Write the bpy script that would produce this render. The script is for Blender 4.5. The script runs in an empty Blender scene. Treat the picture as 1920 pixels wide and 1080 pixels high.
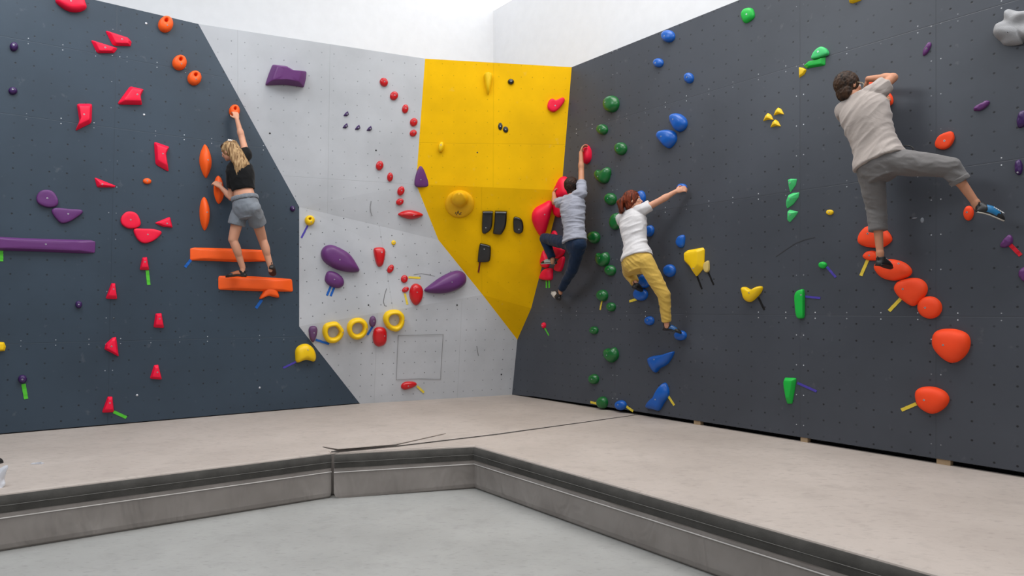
import bpy, bmesh, math, random
from mathutils import Vector, Matrix, noise
sc = bpy.context.scene
COL = sc.collection
random.seed(7)

# ---------------------------------------------------------------- camera
FPX, HOR, EYE = 1280.0, 578.0, 1.70          # focal length in px, horizon row, eye height
MAT = 0.41                                     # height of the landing mats
cd = bpy.data.cameras.new('camera'); cam = bpy.data.objects.new('camera', cd); COL.objects.link(cam)
cd.sensor_fit = 'HORIZONTAL'; cd.sensor_width = 36.0; cd.lens = 36.0*FPX/1920.0
cd.shift_y = (HOR-540.0)/1920.0
cd.clip_end = 200
cam.location = (0, 0, EYE); cam.rotation_euler = (math.pi/2, 0, 0)
sc.camera = cam
# ---------------------------------------------------------------- exposure
sc.view_settings.view_transform = 'Standard'; sc.view_settings.look = 'None'
sc.view_settings.gamma = 1; sc.view_settings.use_curve_mapping = False
sc.view_settings.exposure = 0.0
# ---------------------------------------------------------------- daylight and added fill lights
w = bpy.data.worlds.new('overcast_sky'); sc.world = w; w.use_nodes = True
bg = w.node_tree.nodes['Background']
bg.inputs[0].default_value = (0.93, 0.96, 1.0, 1); bg.inputs[1].default_value = 0.11
def area(name, loc, rot, sx, sy, power, col):
    l = bpy.data.lights.new(name, 'AREA'); l.shape = 'RECTANGLE'; l.size = sx; l.size_y = sy
    l.energy = power; l.color = col
    o = bpy.data.objects.new(name, l); COL.objects.link(o); o.location = loc; o.rotation_euler = rot
    return o
area('overhead_light', (0.4, 5.5, 8.5), (0, 0, 0), 5.0, 4.5, 430, (1.0, 0.985, 0.96))
area('front_fill', (0.0, -5.0, 6.6), (math.radians(80), 0, 0), 13.0, 4.2, 300, (0.96, 0.98, 1.0))  # invented fill behind the camera, lifts the vertical walls and their sheen
area('overhead_light', (-4.4, 4.3, 6.8), (0, math.radians(-12), 0), 2.0, 3.6, 215, (0.86, 0.93, 1.0))  # added fill panel that brightens the top of the left wall
area('overhead_light', (4.6, 3.4, 6.8), (0, math.radians(14), 0), 2.0, 3.6, 185, (0.95, 0.97, 1.0))  # added counterpart panel, lifts the upper right wall
area('overhead_light', (-0.9, 10.2, 8.4), (0, 0, 0), 5.5, 1.6, 95, (0.96, 0.98, 1.0))

# ---------------------------------------------------------------- helpers
def lin(c):
    c = c/255.0
    return c/12.92 if c <= 0.04045 else ((c+0.055)/1.055)**2.4
def rgb(*c): return (lin(c[0]), lin(c[1]), lin(c[2]), 1.0)

def tag(o, label=None, cat=None, group=None, kind=None):
    if label: o['label'] = label
    if cat: o['category'] = cat
    if group: o['group'] = group
    if kind: o['kind'] = kind
    return o
def link(name, me, mat=None, parent=None, mw=None, smooth=None):
    o = bpy.data.objects.new(name, me); COL.objects.link(o)
    if mat: me.materials.append(mat)
    if mw is not None:
        if parent is not None:
            o.parent = parent; o.matrix_basis = parent.matrix_basis.inverted() @ mw if parent.parent is None else mw
        else: o.matrix_basis = mw
    elif parent is not None: o.parent = parent
    if smooth is not None:
        for p in me.polygons: p.use_smooth = True
        if smooth < 180: me.set_sharp_from_angle(angle=math.radians(smooth))
    return o
class MB:
    def __init__(s): s.v = []; s.f = []
    def ring(s, pts):
        i = len(s.v); s.v += [tuple(p) for p in pts]; return list(range(i, i+len(pts)))
    def bridge(s, a, b):
        n = len(a)
        for k in range(n): s.f.append((a[k], a[(k+1) % n], b[(k+1) % n], b[k]))
    def cap(s, a, flip=False): s.f.append(tuple(a[::-1]) if flip else tuple(a))
    def loft(s, rings):
        r = [s.ring(x) for x in rings]
        for a, b in zip(r, r[1:]): s.bridge(a, b)
        s.cap(r[0], True); s.cap(r[-1])
    def box(s, c, ax, ay, az):
        c, ax, ay, az = map(Vector, (c, ax, ay, az)); i = len(s.v)
        for sz in (-1, 1):
            for sx, sy in ((-1, -1), (1, -1), (1, 1), (-1, 1)): s.v.append(tuple(c+ax*sx+ay*sy+az*sz))
        for f in ((3, 2, 1, 0), (4, 5, 6, 7), (0, 1, 5, 4), (1, 2, 6, 5), (2, 3, 7, 6), (3, 0, 4, 7)):
            s.f.append(tuple(i+k for k in f))
    def capsule(s, p0, p1, r0, r1, flat0=False, flat1=False, n=20, sq=1.0, side=None):
        p0, p1 = Vector(p0), Vector(p1); d = (p1-p0)
        if d.length < 1e-6: d = Vector((0, 0, 1e-4))
        z = d.normalized()
        x = (side - z*side.dot(z)).normalized() if side is not None else z.orthogonal().normalized()
        y = z.cross(x); R = []
        def rg(c, r): return [c + x*(r*math.cos(a)) + y*(r*sq*math.sin(a)) for a in (2*math.pi*k/n for k in range(n))]
        if not flat0:
            for a in (80, 60, 40, 20): R.append(rg(p0 - z*(r0*math.sin(math.radians(a))), r0*math.cos(math.radians(a))))
        for t in (0, .33, .67, 1): R.append(rg(p0.lerp(p1, t), r0+(r1-r0)*t))
        if not flat1:
            for a in (20, 40, 60, 80): R.append(rg(p1 + z*(r1*math.sin(math.radians(a))), r1*math.cos(math.radians(a))))
        s.loft(R)
    def ellip(s, c, X, Y, Z, rx, ry, rz, n=20, m=12):
        c = Vector(c); R = []
        for k in range(1, m):
            a = math.pi*k/m - math.pi/2
            R.append([c + Z*(rz*math.sin(a)) + X*(rx*math.cos(a)*math.cos(b)) + Y*(ry*math.cos(a)*math.sin(b)) for b in (2*math.pi*j/n for j in range(n))])
        s.loft(R)
    def mesh(s, name):
        me = bpy.data.meshes.new(name); me.from_pydata(s.v, [], s.f); me.validate(); me.update()
        bm = bmesh.new(); bm.from_mesh(me); bmesh.ops.recalc_face_normals(bm, faces=bm.faces); bm.to_mesh(me); bm.free()
        return me

# ---------------------------------------------------------------- the wall planes
def ray(px, py): return Vector(((px-960.0)/FPX, 1.0, -(py-HOR)/FPX))
CAMP = Vector((0, 0, EYE))
class Plane:
    def __init__(s, p, n, u=None):
        s.p = Vector(p); s.n = Vector(n).normalized()
        if s.n.dot(CAMP - s.p) < 0: s.n = -s.n
        up = Vector((0, 0, 1)); s.v = (up - s.n*up.dot(s.n)).normalized(); s.u = s.v.cross(s.n).normalized()
        if u is not None:
            s.u = (Vector(u) - s.n*Vector(u).dot(s.n)).normalized(); s.v = s.n.cross(s.u)
    def hit(s, px, py, off=0.0):
        d = ray(px, py); return CAMP + d*((s.p + s.n*off - CAMP).dot(s.n)/d.dot(s.n))
    def off(s, q, d): return q + s.n*(d - (q-s.p).dot(s.n))
def pl3(a, b, c, u=None): return Plane(a, (b-a).cross(c-a), u)
def flo(px, py, z=MAT):
    d = ray(px, py); return CAMP + d*((z-EYE)/d.z)
D_ = flo(675, 757); L0 = flo(0, 815); E_ = flo(960, 740)
LW = Plane(L0, (D_-L0).cross(Vector((0, 0, 1))))
RE = flo(1920, 893); RM = flo(1500, 828); 
RW = Plane(E_, (RM-E_).cross(Vector((0, 0, 1))))
A_ = LW.hit(372, 45); B_ = LW.hit(561, 388); C_ = LW.hit(561, 612); D_ = LW.off(D_, 0)
F_ = RW.hit(970, 637); G_ = RW.hit(996, 578); H_ = RW.hit(1053, 357); I_ = RW.hit(1072, 126)
d = ray(797, 110); J_ = CAMP + d*((5.0-EYE)/d.z)
P1 = pl3(A_, B_, J_)
K_ = P1.hit(780, 345); M_ = P1.hit(822, 450)
P3 = pl3(D_, E_, C_)
N_ = P3.hit(905, 553)
P2 = pl3(C_, N_, B_, u=N_-C_)
Y1 = pl3(J_, I_, (H_+K_)/2)
Y2 = pl3(K_, H_, (G_+N_)/2)
Y3 = pl3(N_, G_, F_)
PL = dict(L=LW, R=RW, A=P1, B=P2, C=P3, Y=Y1, Z=Y2, X=Y3)
M_ = Y2.hit(822, 450)

# ---------------------------------------------------------------- node helpers
class NT:
    def __init__(s, name):
        s.m = bpy.data.materials.new(name); s.m.use_nodes = True; s.t = s.m.node_tree
        s.b = s.t.nodes['Principled BSDF']
    def n(s, typ, **kw):
        x = s.t.nodes.new(typ)
        for k, v in kw.items(): setattr(x, k, v)
        return x
    def l(s, a, b): s.t.links.new(a, b)
    def put(s, sock, v):
        if hasattr(v, 'is_output') or hasattr(v, 'links'): s.l(v, sock)
        else: sock.default_value = v
    def math(s, op, a, b=None, c=None, clamp=False):
        x = s.n('ShaderNodeMath', operation=op, use_clamp=clamp)
        for i, v in enumerate((a, b, c)):
            if v is not None: s.put(x.inputs[i], v)
        return x.outputs[0]
    def mix(s, f, a, b):
        x = s.n('ShaderNodeMix', data_type='RGBA'); s.put(x.inputs[0], f); s.put(x.inputs[6], a); s.put(x.inputs[7], b)
        return x.outputs[2]
    def noise(s, scale, detail=3, vec=None, rough=.55):
        x = s.n('ShaderNodeTexNoise'); x.inputs['Scale'].default_value = scale; x.inputs['Detail'].default_value = detail
        x.inputs['Roughness'].default_value = rough
        if vec is not None: s.l(vec, x.inputs['Vector'])
        return x.outputs[0]
    def coord(s, which='Object'): return s.n('ShaderNodeTexCoord').outputs[which]
    def ramp(s, f, a, b, clamp=True):
        x = s.n('ShaderNodeMapRange'); s.put(x.inputs[0], f); x.inputs[1].default_value = a; x.inputs[2].default_value = b
        return x.outputs[0]
    def bump(s, h, strength, dist):
        x = s.n('ShaderNodeBump'); x.inputs['Strength'].default_value = strength; x.inputs['Distance'].default_value = dist
        s.put(x.inputs['Height'], h); s.l(x.outputs[0], s.b.inputs['Normal'])
def simple(name, col, rough=.5, spec=.5, var=0.0, bump=0.0, bscale=60, metal=0, sub=0, coat=0):
    t = NT(name); b = t.b
    b.inputs['Roughness'].default_value = rough; b.inputs['Specular IOR Level'].default_value = spec
    b.inputs['Metallic'].default_value = metal
    if coat: b.inputs['Coat Weight'].default_value = coat; b.inputs['Coat Roughness'].default_value = .25
    if sub:
        b.inputs['Subsurface Weight'].default_value = sub; b.inputs['Subsurface Scale'].default_value = .01
        b.inputs['Subsurface Radius'].default_value = (1, .4, .25)
    if var or bump: co = t.coord()
    if var:
        n = t.noise(7, 4, co); dark = tuple(x*(1-var) for x in col[:3])+(1,); lite = tuple(min(1, x*(1+var)) for x in col[:3])+(1,)
        t.l(t.mix(t.ramp(n, .3, .7), dark, lite), b.inputs['Base Color'])
    else: b.inputs['Base Color'].default_value = col
    if bump: t.bump(t.noise(bscale, 4, co), bump, .004)
    return t.m

def panel_mat(name, base, dot, pitch, anchor, useams, vseams, r=.0088, rough=.5, screws=True, dotmix=.95, seamdark=.3, lean=0.0, spec=.35, tone=None):
    t = NT(name); b = t.b
    uv = t.n('ShaderNodeUVMap'); uv.uv_map = 'panel'
    sp = t.n('ShaderNodeSeparateXYZ'); t.l(uv.outputs[0], sp.inputs[0]); U, V = sp.outputs[0], sp.outputs[1]
    if lean: U = t.math('ADD', U, t.math('MULTIPLY', V, lean))
    def dots(ua, va, pu, pv, rad, soft=.003):
        du = t.math('PINGPONG', t.math('SUBTRACT', U, ua), pu/2) if pu else t.math('ABSOLUTE', t.math('SUBTRACT', U, ua))
        dv = t.math('PINGPONG', t.math('SUBTRACT', V, va), pv/2) if pv else t.math('ABSOLUTE', t.math('SUBTRACT', V, va))
        d2 = t.math('SQRT', t.math('ADD', t.math('MULTIPLY', du, du), t.math('MULTIPLY', dv, dv)))
        x = t.n('ShaderNodeMapRange'); t.l(d2, x.inputs[0]); x.inputs[1].default_value = rad-soft/2; x.inputs[2].default_value = rad+soft/2
        x.inputs[3].default_value = 1; x.inputs[4].default_value = 0
        return x.outputs[0]
    co = t.coord()
    big = t.noise(1.1, 5, co); fine = t.noise(9, 5, co)
    c1 = tuple(x*.90 for x in base[:3])+(1,); c2 = tuple(min(1, x*1.10) for x in base[:3])+(1,)
    col = t.mix(t.ramp(big, .35, .65), c1, c2)
    if tone:
        cu = t.math('FLOOR', t.math('DIVIDE', t.math('SUBTRACT', U, tone[0]), tone[1])); cv = t.math('FLOOR', t.math('DIVIDE', t.math('SUBTRACT', V, tone[2]), tone[3]))
        cx_ = t.n('ShaderNodeCombineXYZ'); t.l(cu, cx_.inputs[0]); t.l(cv, cx_.inputs[1]); wn = t.n('ShaderNodeTexWhiteNoise', noise_dimensions='2D'); t.l(cx_.outputs[0], wn.inputs['Vector'])
        col = t.mix(t.math('MULTIPLY', wn.outputs['Value'], .22), col, tuple(x*.45 for x in base[:3])+(1,))
    chalk = t.math('MULTIPLY', t.ramp(fine, .66, .80), .12)
    col = t.mix(chalk, col, (.45, .45, .46, 1))
    dm = dots(anchor[0], anchor[1], pitch, pitch, r)
    # some nuts sit deeper than others
    wh = t.n('ShaderNodeTexNoise'); wh.inputs['Scale'].default_value = 4.3; t.l(co, wh.inputs['Vector'])
    dm = t.math('MULTIPLY', dm, t.math('MULTIPLY', t.ramp(wh.outputs[0], .25, .6), dotmix))
    col = t.mix(dm, col, dot)
    seam = None
    def addmask(a, m): return m if a is None else t.math('MAXIMUM', a, m)
    def line(X, x0, hw=.0022):
        q = t.n('ShaderNodeMapRange'); t.l(t.math('ABSOLUTE', t.math('SUBTRACT', X, x0)), q.inputs[0])
        q.inputs[1].default_value = hw*.6; q.inputs[2].default_value = hw*1.6; q.inputs[3].default_value = 1; q.inputs[4].default_value = 0
        return q.outputs[0]
    sm = None
    for x0 in useams: seam = addmask(seam, line(U, x0))
    for x0 in vseams: seam = addmask(seam, line(V, x0))
    if seam is not None: col = t.mix(t.math('MULTIPLY', seam, seamdark), col, tuple(x*.25 for x in base[:3])+(1,))
    if screws:
        for x0 in useams:
            for sgn in (-1, 1): sm = addmask(sm, dots(x0+sgn*.036, anchor[1]+.05, None, .29, .0048))
        for x0 in vseams:
            for sgn in (-1, 1): sm = addmask(sm, dots(anchor[0]+.07, x0+sgn*.028, .30, None, .0048))
        sm = t.math('MULTIPLY', sm, t.ramp(t.noise(1.7, 2, co), .40, .62))
        col = t.mix(sm, col, (.75, .77, .8, 1))
    t.l(col, b.inputs['Base Color'])
    b.inputs['Roughness'].default_value = rough; b.inputs['Specular IOR Level'].default_value = spec
    h = t.math('SUBTRACT', t.math('MULTIPLY', t.noise(260, 2, co), .12), t.math('MAXIMUM', dm, seam if seam is not None else dm))
    t.bump(h, .35, .003)
    return t.m

def uvs(me, planes_by_face, org):
    uvl = me.uv_layers.new(name='panel')
    for p, (pl, o) in zip(me.polygons, planes_by_face):
        for li in p.loop_indices:
            q = me.vertices[me.loops[li].vertex_index].co - o
            uvl.data[li].uv = (q.dot(pl.u), q.dot(pl.v))

def facet_wall(name, faces, mat, depth, label=None):
    """faces: list of (list of points, plane, uv origin). Front faces plus a solid back pushed straight back."""
    vs = []; idx = {}; F = []; meta = []
    def vi(p):
        k = tuple(round(x, 5) for x in p)
        if k not in idx: idx[k] = len(vs); vs.append(Vector(p))
        return idx[k]
    for pts, pl, o in faces:
        F.append([vi(p) for p in pts]); meta.append((pl, o))
    nf = len(F); avg = sum((m[0].n for m in meta), Vector()).normalized(); avg.z = 0; avg.normalize()
    n0 = len(vs)
    edges = {}
    for f in F:
        for a, b in zip(f, f[1:]+f[:1]): edges[(a, b)] = 1
    back = [v - avg*depth for v in vs]; vs2 = vs+back
    G = list(F)
    for f, m in zip(F, meta[:nf]): G.append([i+n0 for i in f[::-1]]); meta.append(m)
    for (a, b) in list(edges):
        if (b, a) not in edges: G.append([b, a, a+n0, b+n0]); meta.append(meta[0])
    me = bpy.data.meshes.new(name); me.from_pydata([tuple(v) for v in vs2], [], G)
    uvs(me, meta, None)
    o = link(name, me, mat); o['kind'] = 'structure'
    return o
# ---------------------------------------------------------------- materials
DK = rgb(52, 65, 78); DKR = rgb(70, 74, 82); GR = rgb(182, 184, 188); YL = rgb(230, 178, 0)
hL = LW.hit(207.3, 703); hR = RW.hit(1515.2, 695.2)
def uvof(pl, q, o): return ((q-o).dot(pl.u), (q-o).dot(pl.v))
OL = Vector((L0.x, L0.y, 0)); OR = Vector((E_.x, E_.y, 0))
ux = lambda pl, o, px, py: uvof(pl, pl.hit(px, py), o)[0]
vx = lambda pl, o, px, py: uvof(pl, pl.hit(px, py), o)[1]
m_left = panel_mat('slate_blue_painted_panels', DK, (.008, .010, .013, 1), .1555, uvof(LW, hL, OL),
    [ux(LW, OL, 200, 400)], [vx(LW, OL, 200, 640), vx(LW, OL, 200, 238), vx(LW, OL, 200, 104)], lean=-.02, spec=.4, rough=.42)
m_right = panel_mat('charcoal_painted_panels', DKR, (.010, .010, .012, 1), .1522, uvof(RW, hR, OR),
    [ux(RW, OR, 1153, 600), ux(RW, OR, 1500, 600), ux(RW, OR, 1755, 600)],
    [vx(RW, OR, 1500, 591), vx(RW, OR, 1500, 357), vx(RW, OR, 1500, 121)], spec=.4, rough=.42, tone=(ux(RW, OR, 1153, 600), 2.44, vx(RW, OR, 1500, 591), 1.218))
m_grA = panel_mat('light_grey_painted_panels', GR, (.16, .17, .18, 1), .150, uvof(P1, P1.hit(555, 255), B_),
    [ux(P1, B_, 446, 200), ux(P1, B_, 617, 200)], [vx(P1, B_, 700, 341)], r=.007, screws=False, seamdark=.2, dotmix=.8)
m_grB = panel_mat('light_grey_painted_panels', GR, (.05, .05, .055, 1), .150, uvof(P2, P2.hit(690, 426), C_), [ux(P2, C_, 712, 430)], [], r=.0075, screws=False, seamdark=.2, dotmix=.95)
m_grC = panel_mat('light_grey_painted_panels', GR, (.10, .10, .11, 1), .149, uvof(P3, P3.hit(778, 660), D_), [ux(P3, D_, 704, 680), ux(P3, D_, 862, 650)], [], r=.007, screws=False, seamdark=.2)
m_yeA = panel_mat('yellow_painted_panels', YL, (.35, .20, .002, 1), .150, uvof(Y1, Y1.hit(893, 208), K_), [ux(Y1, K_, 925, 250)], [vx(Y1, K_, 950, 270)], r=.006, screws=False, seamdark=.3, dotmix=.7, spec=.12, rough=.7)
m_yeB = panel_mat('yellow_painted_panels', YL, (.35, .20, .002, 1), .150, uvof(Y2, Y2.hit(893, 308), N_), [ux(Y2, N_, 903, 380)], [], r=.006, screws=False, seamdark=.3, dotmix=.6, spec=.12, rough=.7)
m_white = simple('white_plaster', rgb(222, 223, 226), .8, .2, var=.02)
m_dark = simple('gap_shade_black', (.006, .006, .007, 1), .9, .1)
m_wood = simple('raw_plywood', rgb(170, 146, 116), .8, .2, var=.15)

# ---------------------------------------------------------------- climbing walls
Z = Vector((0, 0, 1))
tl = LW.u; t0 = L0 - tl*2.6
topL = lambda q: Vector((q.x, q.y, 5.08))
pts = [Vector((t0.x, t0.y, MAT+.012)), D_ + Z*.012, C_, B_, Vector((A_.x, A_.y, A_.z)), Vector((t0.x, t0.y, 5.10))]
facet_wall('wall_left', [(pts, LW, OL)], m_left, .12)
tr = (RM-E_).normalized(); t1 = E_ + tr*8.2
gapR = MAT + .045
bR = lambda s, z: Vector((E_.x+tr.x*s, E_.y+tr.y*s, z))
pts = [bR(0, MAT), bR(.5, gapR-.02), bR(2.4, gapR), bR(8.2, gapR), bR(8.2, 4.90), bR((I_-E_).xy.length, I_.z), bR((H_-E_).xy.length, H_.z), bR((G_-E_).xy.length, G_.z), bR((F_-E_).xy.length, F_.z)]
facet_wall('wall_right', [(pts, RW, OR)], m_right, .12)
def multi(name, faces):
    """one wall built of facets that each carry their own panel grid"""
    mats = []; o = None
    vs = []; idx = {}; F = []; meta = []; mi = []
    def vi(p):
        k = tuple(round(x, 5) for x in p)
        if k not in idx: idx[k] = len(vs); vs.append(Vector(p))
        return idx[k]
    for p, pl, og, m in faces:
        if m not in mats: mats.append(m)
        F.append([vi(q) for q in p]); meta.append((pl, og)); mi.append(mats.index(m))
    n0 = len(vs); nf = len(F)
    back = [v + Vector((-.25, 1, 0)).normalized()*.15 for v in vs]
    E = {}
    for f in F:
        for a, b in zip(f, f[1:]+f[:1]): E[(a, b)] = 1
    G = list(F)
    for k in range(nf): G.append([i+n0 for i in F[k][::-1]]); meta.append(meta[k]); mi.append(mi[k])
    for (a, b) in list(E):
        if (b, a) not in E: G.append([b, a, a+n0, b+n0]); meta.append(meta[0]); mi.append(0)
    me = bpy.data.meshes.new(name); me.from_pydata([tuple(v) for v in vs+back], [], G)
    for m in mats: me.materials.append(m)
    for p, k in zip(me.polygons, mi): p.material_index = k
    uvs(me, meta, None)
    return link(name, me)
o = multi('wall_back', [([A_, B_, M_, K_, J_], P1, B_, m_grA), ([B_, C_, N_, M_], P2, C_, m_grB), ([C_, D_, E_, F_, N_], P3, D_, m_grC)]); o['kind'] = 'structure'
o = multi('wall_corner', [([J_, K_, H_, I_], Y1, K_, m_yeA), ([K_, M_, N_, G_, H_], Y2, N_, m_yeB), ([N_, F_, G_], Y3, N_, m_yeB)]); o['kind'] = 'structure'

# black board standing in for gap shade, and packing blocks under the right wall
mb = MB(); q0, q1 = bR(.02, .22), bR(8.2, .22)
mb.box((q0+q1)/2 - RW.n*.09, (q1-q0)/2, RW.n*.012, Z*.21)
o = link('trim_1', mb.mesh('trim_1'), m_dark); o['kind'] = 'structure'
for i, (a, b) in enumerate(((1500, 1513), (1755, 1781), (1300, 1312))):
    pa, pb = RW.hit(a, 850), RW.hit(b, 850); pa.z = pb.z = MAT+.022
    mb = MB(); mb.box((pa+pb)/2 - RW.n*.04, (pb-pa)/2, RW.n*.03, Z*.022)
    o = link('trim_%d' % (i+2), mb.mesh('trim'), m_wood); o['kind'] = 'structure'

# ---------------------------------------------------------------- the hall behind
cY = 11.6; cX = (925-960)/FPX*cY
corner = Vector((cX, cY, 0)); H1 = EYE + (HOR-20)/FPX*cY
def slab(name, a, b, z0, z1, n, th, mat):
    mb = MB(); mb.box((a+b)/2 + Z*((z0+z1)/2) - n*th/2, (b-a)/2, n*th/2, Z*((z1-z0)/2))
    o = link(name, mb.mesh(name), mat); o['kind'] = 'structure'; return o
dR = tr; dL = Vector((-.84, -.543, 0)).normalized()
slab('wall_rear_right', corner, corner+dR*13, 0, H1, RW.n, .2, m_white)
nL = Vector((.543, -.84, 0)).normalized()
slab('wall_rear_left', corner, corner+dL*12, 0, 9.0, nL, .2, m_white)
# clerestory glazing over the right rear wall
def emit(name, c, st):
    t = NT(name); t.b.inputs['Base Color'].default_value = c; t.b.inputs['Emission Color'].default_value = c; t.b.inputs['Emission Strength'].default_value = st; return t.m
m_sky = emit('daylit_frosted_glass', (.96, .98, 1, 1), 1.15)
for k in range(5):
    a_, b_ = corner + dR*(-.4+2.4*k), corner + dR*(-.4+2.4*k+2.32)
    mb = MB(); mb.box((a_+b_)/2 + Z*(H1+.62) - RW.n*.12, (b_-a_)/2, RW.n*.012, Z*.58)
    o = link('window_%d' % (k+1), mb.mesh('window'), m_sky); o['kind'] = 'structure'
    mb = MB(); mb.box(b_ + dR*.04 + Z*(H1+.62) - RW.n*.1, dR*.04, RW.n*.05, Z*.62); link('window_frame', mb.mesh('window_frame'), m_white, o)
# ceiling: white slab with the two roof-light wells open
def rect(name, x0, x1, y0, y1, z, th, mat):
    mb = MB(); mb.box(((x0+x1)/2, (y0+y1)/2, z), ((x1-x0)/2, 0, 0), (0, (y1-y0)/2, 0), (0, 0, th/2)); return mb
mb = MB()
for x0, x1, y0, y1 in ((-12, 12, -2, 2.9), (-12, 12, 7.95, 9.3), (-12, -5.2, 2.9, 7.95), (3.4, 12, 2.9, 7.95), (-2.7, -2.55, 2.9, 7.95)):
    mb.box(((x0+x1)/2, (y0+y1)/2, 9.1), ((x1-x0)/2, 0, 0), (0, (y1-y0)/2, 0), (0, 0, .1))
o = link('ceiling', mb.mesh('ceiling'), m_white); o['kind'] = 'structure'

# ---------------------------------------------------------------- floor and mats
def mat_mat(name, a, b, bumpy=.3):
    t = NT(name); co = t.coord('Object')
    n1 = t.noise(.9, 6, co); n2 = t.noise(5, 6, co, .65); mp3 = t.n('ShaderNodeMapping'); mp3.inputs['Scale'].default_value = (14, 34, 14); mp3.inputs['Rotation'].default_value = (0, 0, .35); t.l(co, mp3.inputs[0]); n3 = t.noise(1.0, 4, mp3.outputs[0])
    col = t.mix(t.ramp(n1, .35, .65), a, b)
    col = t.mix(t.math('MULTIPLY', t.ramp(n2, .52, .72), .35), col, tuple(x*.74 for x in a[:3])+(1,))
    col = t.mix(t.math('MULTIPLY', t.ramp(n3, .57, .68), .38), col, tuple(x*.7 for x in a[:3])+(1,))
    t.l(col, t.b.inputs['Base Color']); t.b.inputs['Roughness'].default_value = .62; t.b.inputs['Specular IOR Level'].default_value = .3
    w_ = t.n('ShaderNodeTexNoise'); w_.inputs['Scale'].default_value = 1.6; w_.inputs['Detail'].default_value = 5; w_.inputs['Distortion'].default_value = 1.2
    t.l(co, w_.inputs['Vector'])
    rid = t.math('ABSOLUTE', t.math('SUBTRACT', w_.outputs[0], .5))
    t.bump(t.math('ADD', rid, t.math('MULTIPLY', n2, .15)), bumpy, .04)
    return t.m
m_top = mat_mat('warm_grey_mat_cover', rgb(166, 155, 147), rgb(179, 168, 160), .40)
m_low = mat_mat('pale_grey_mat_cover', rgb(148, 147, 144), rgb(161, 160, 157), .40)
def side_mat():
    t = NT('grey_vinyl_mat_side'); co = t.coord('Object')
    n = t.noise(2.2, 4, co); t.l(t.mix(t.ramp(n, .3, .7), rgb(136, 129, 124), rgb(154, 147, 142)), t.b.inputs['Base Color'])
    mp = t.n('ShaderNodeMapping'); mp.inputs['Scale'].default_value = (1.6, 1.6, .7); mp.inputs['Rotation'].default_value = (.3, .5, .2); t.l(co, mp.inputs[0])
    w_ = t.n('ShaderNodeTexNoise'); w_.inputs['Scale'].default_value = 3.2; w_.inputs['Detail'].default_value = 2; w_.inputs['Distortion'].default_value = .9
    t.l(mp.outputs[0], w_.inputs['Vector'])
    t.bump(w_.outputs[0], .45, .07)
    t.b.inputs['Roughness'].default_value = .5; t.b.inputs['Specular IOR Level'].default_value = .35
    return t.m
m_side = side_mat()
m_band = simple('dark_grey_velcro', rgb(76, 74, 71), .9, .15, var=.2, bump=.5, bscale=40)
m_pipe = simple('white_piping', rgb(205, 200, 196), .5)
m_stitch = simple('grey_thread', rgb(122, 120, 116), .8)
m_joint_shade = simple('joint_shade_dark', rgb(60, 55, 52), .8)

mb = MB(); mb.box((0, 4, -.05), (14, 0, 0), (0, 10, 0), (0, 0, .05))
tag(link('floor', mb.mesh('floor'), m_low), kind='structure')

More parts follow.
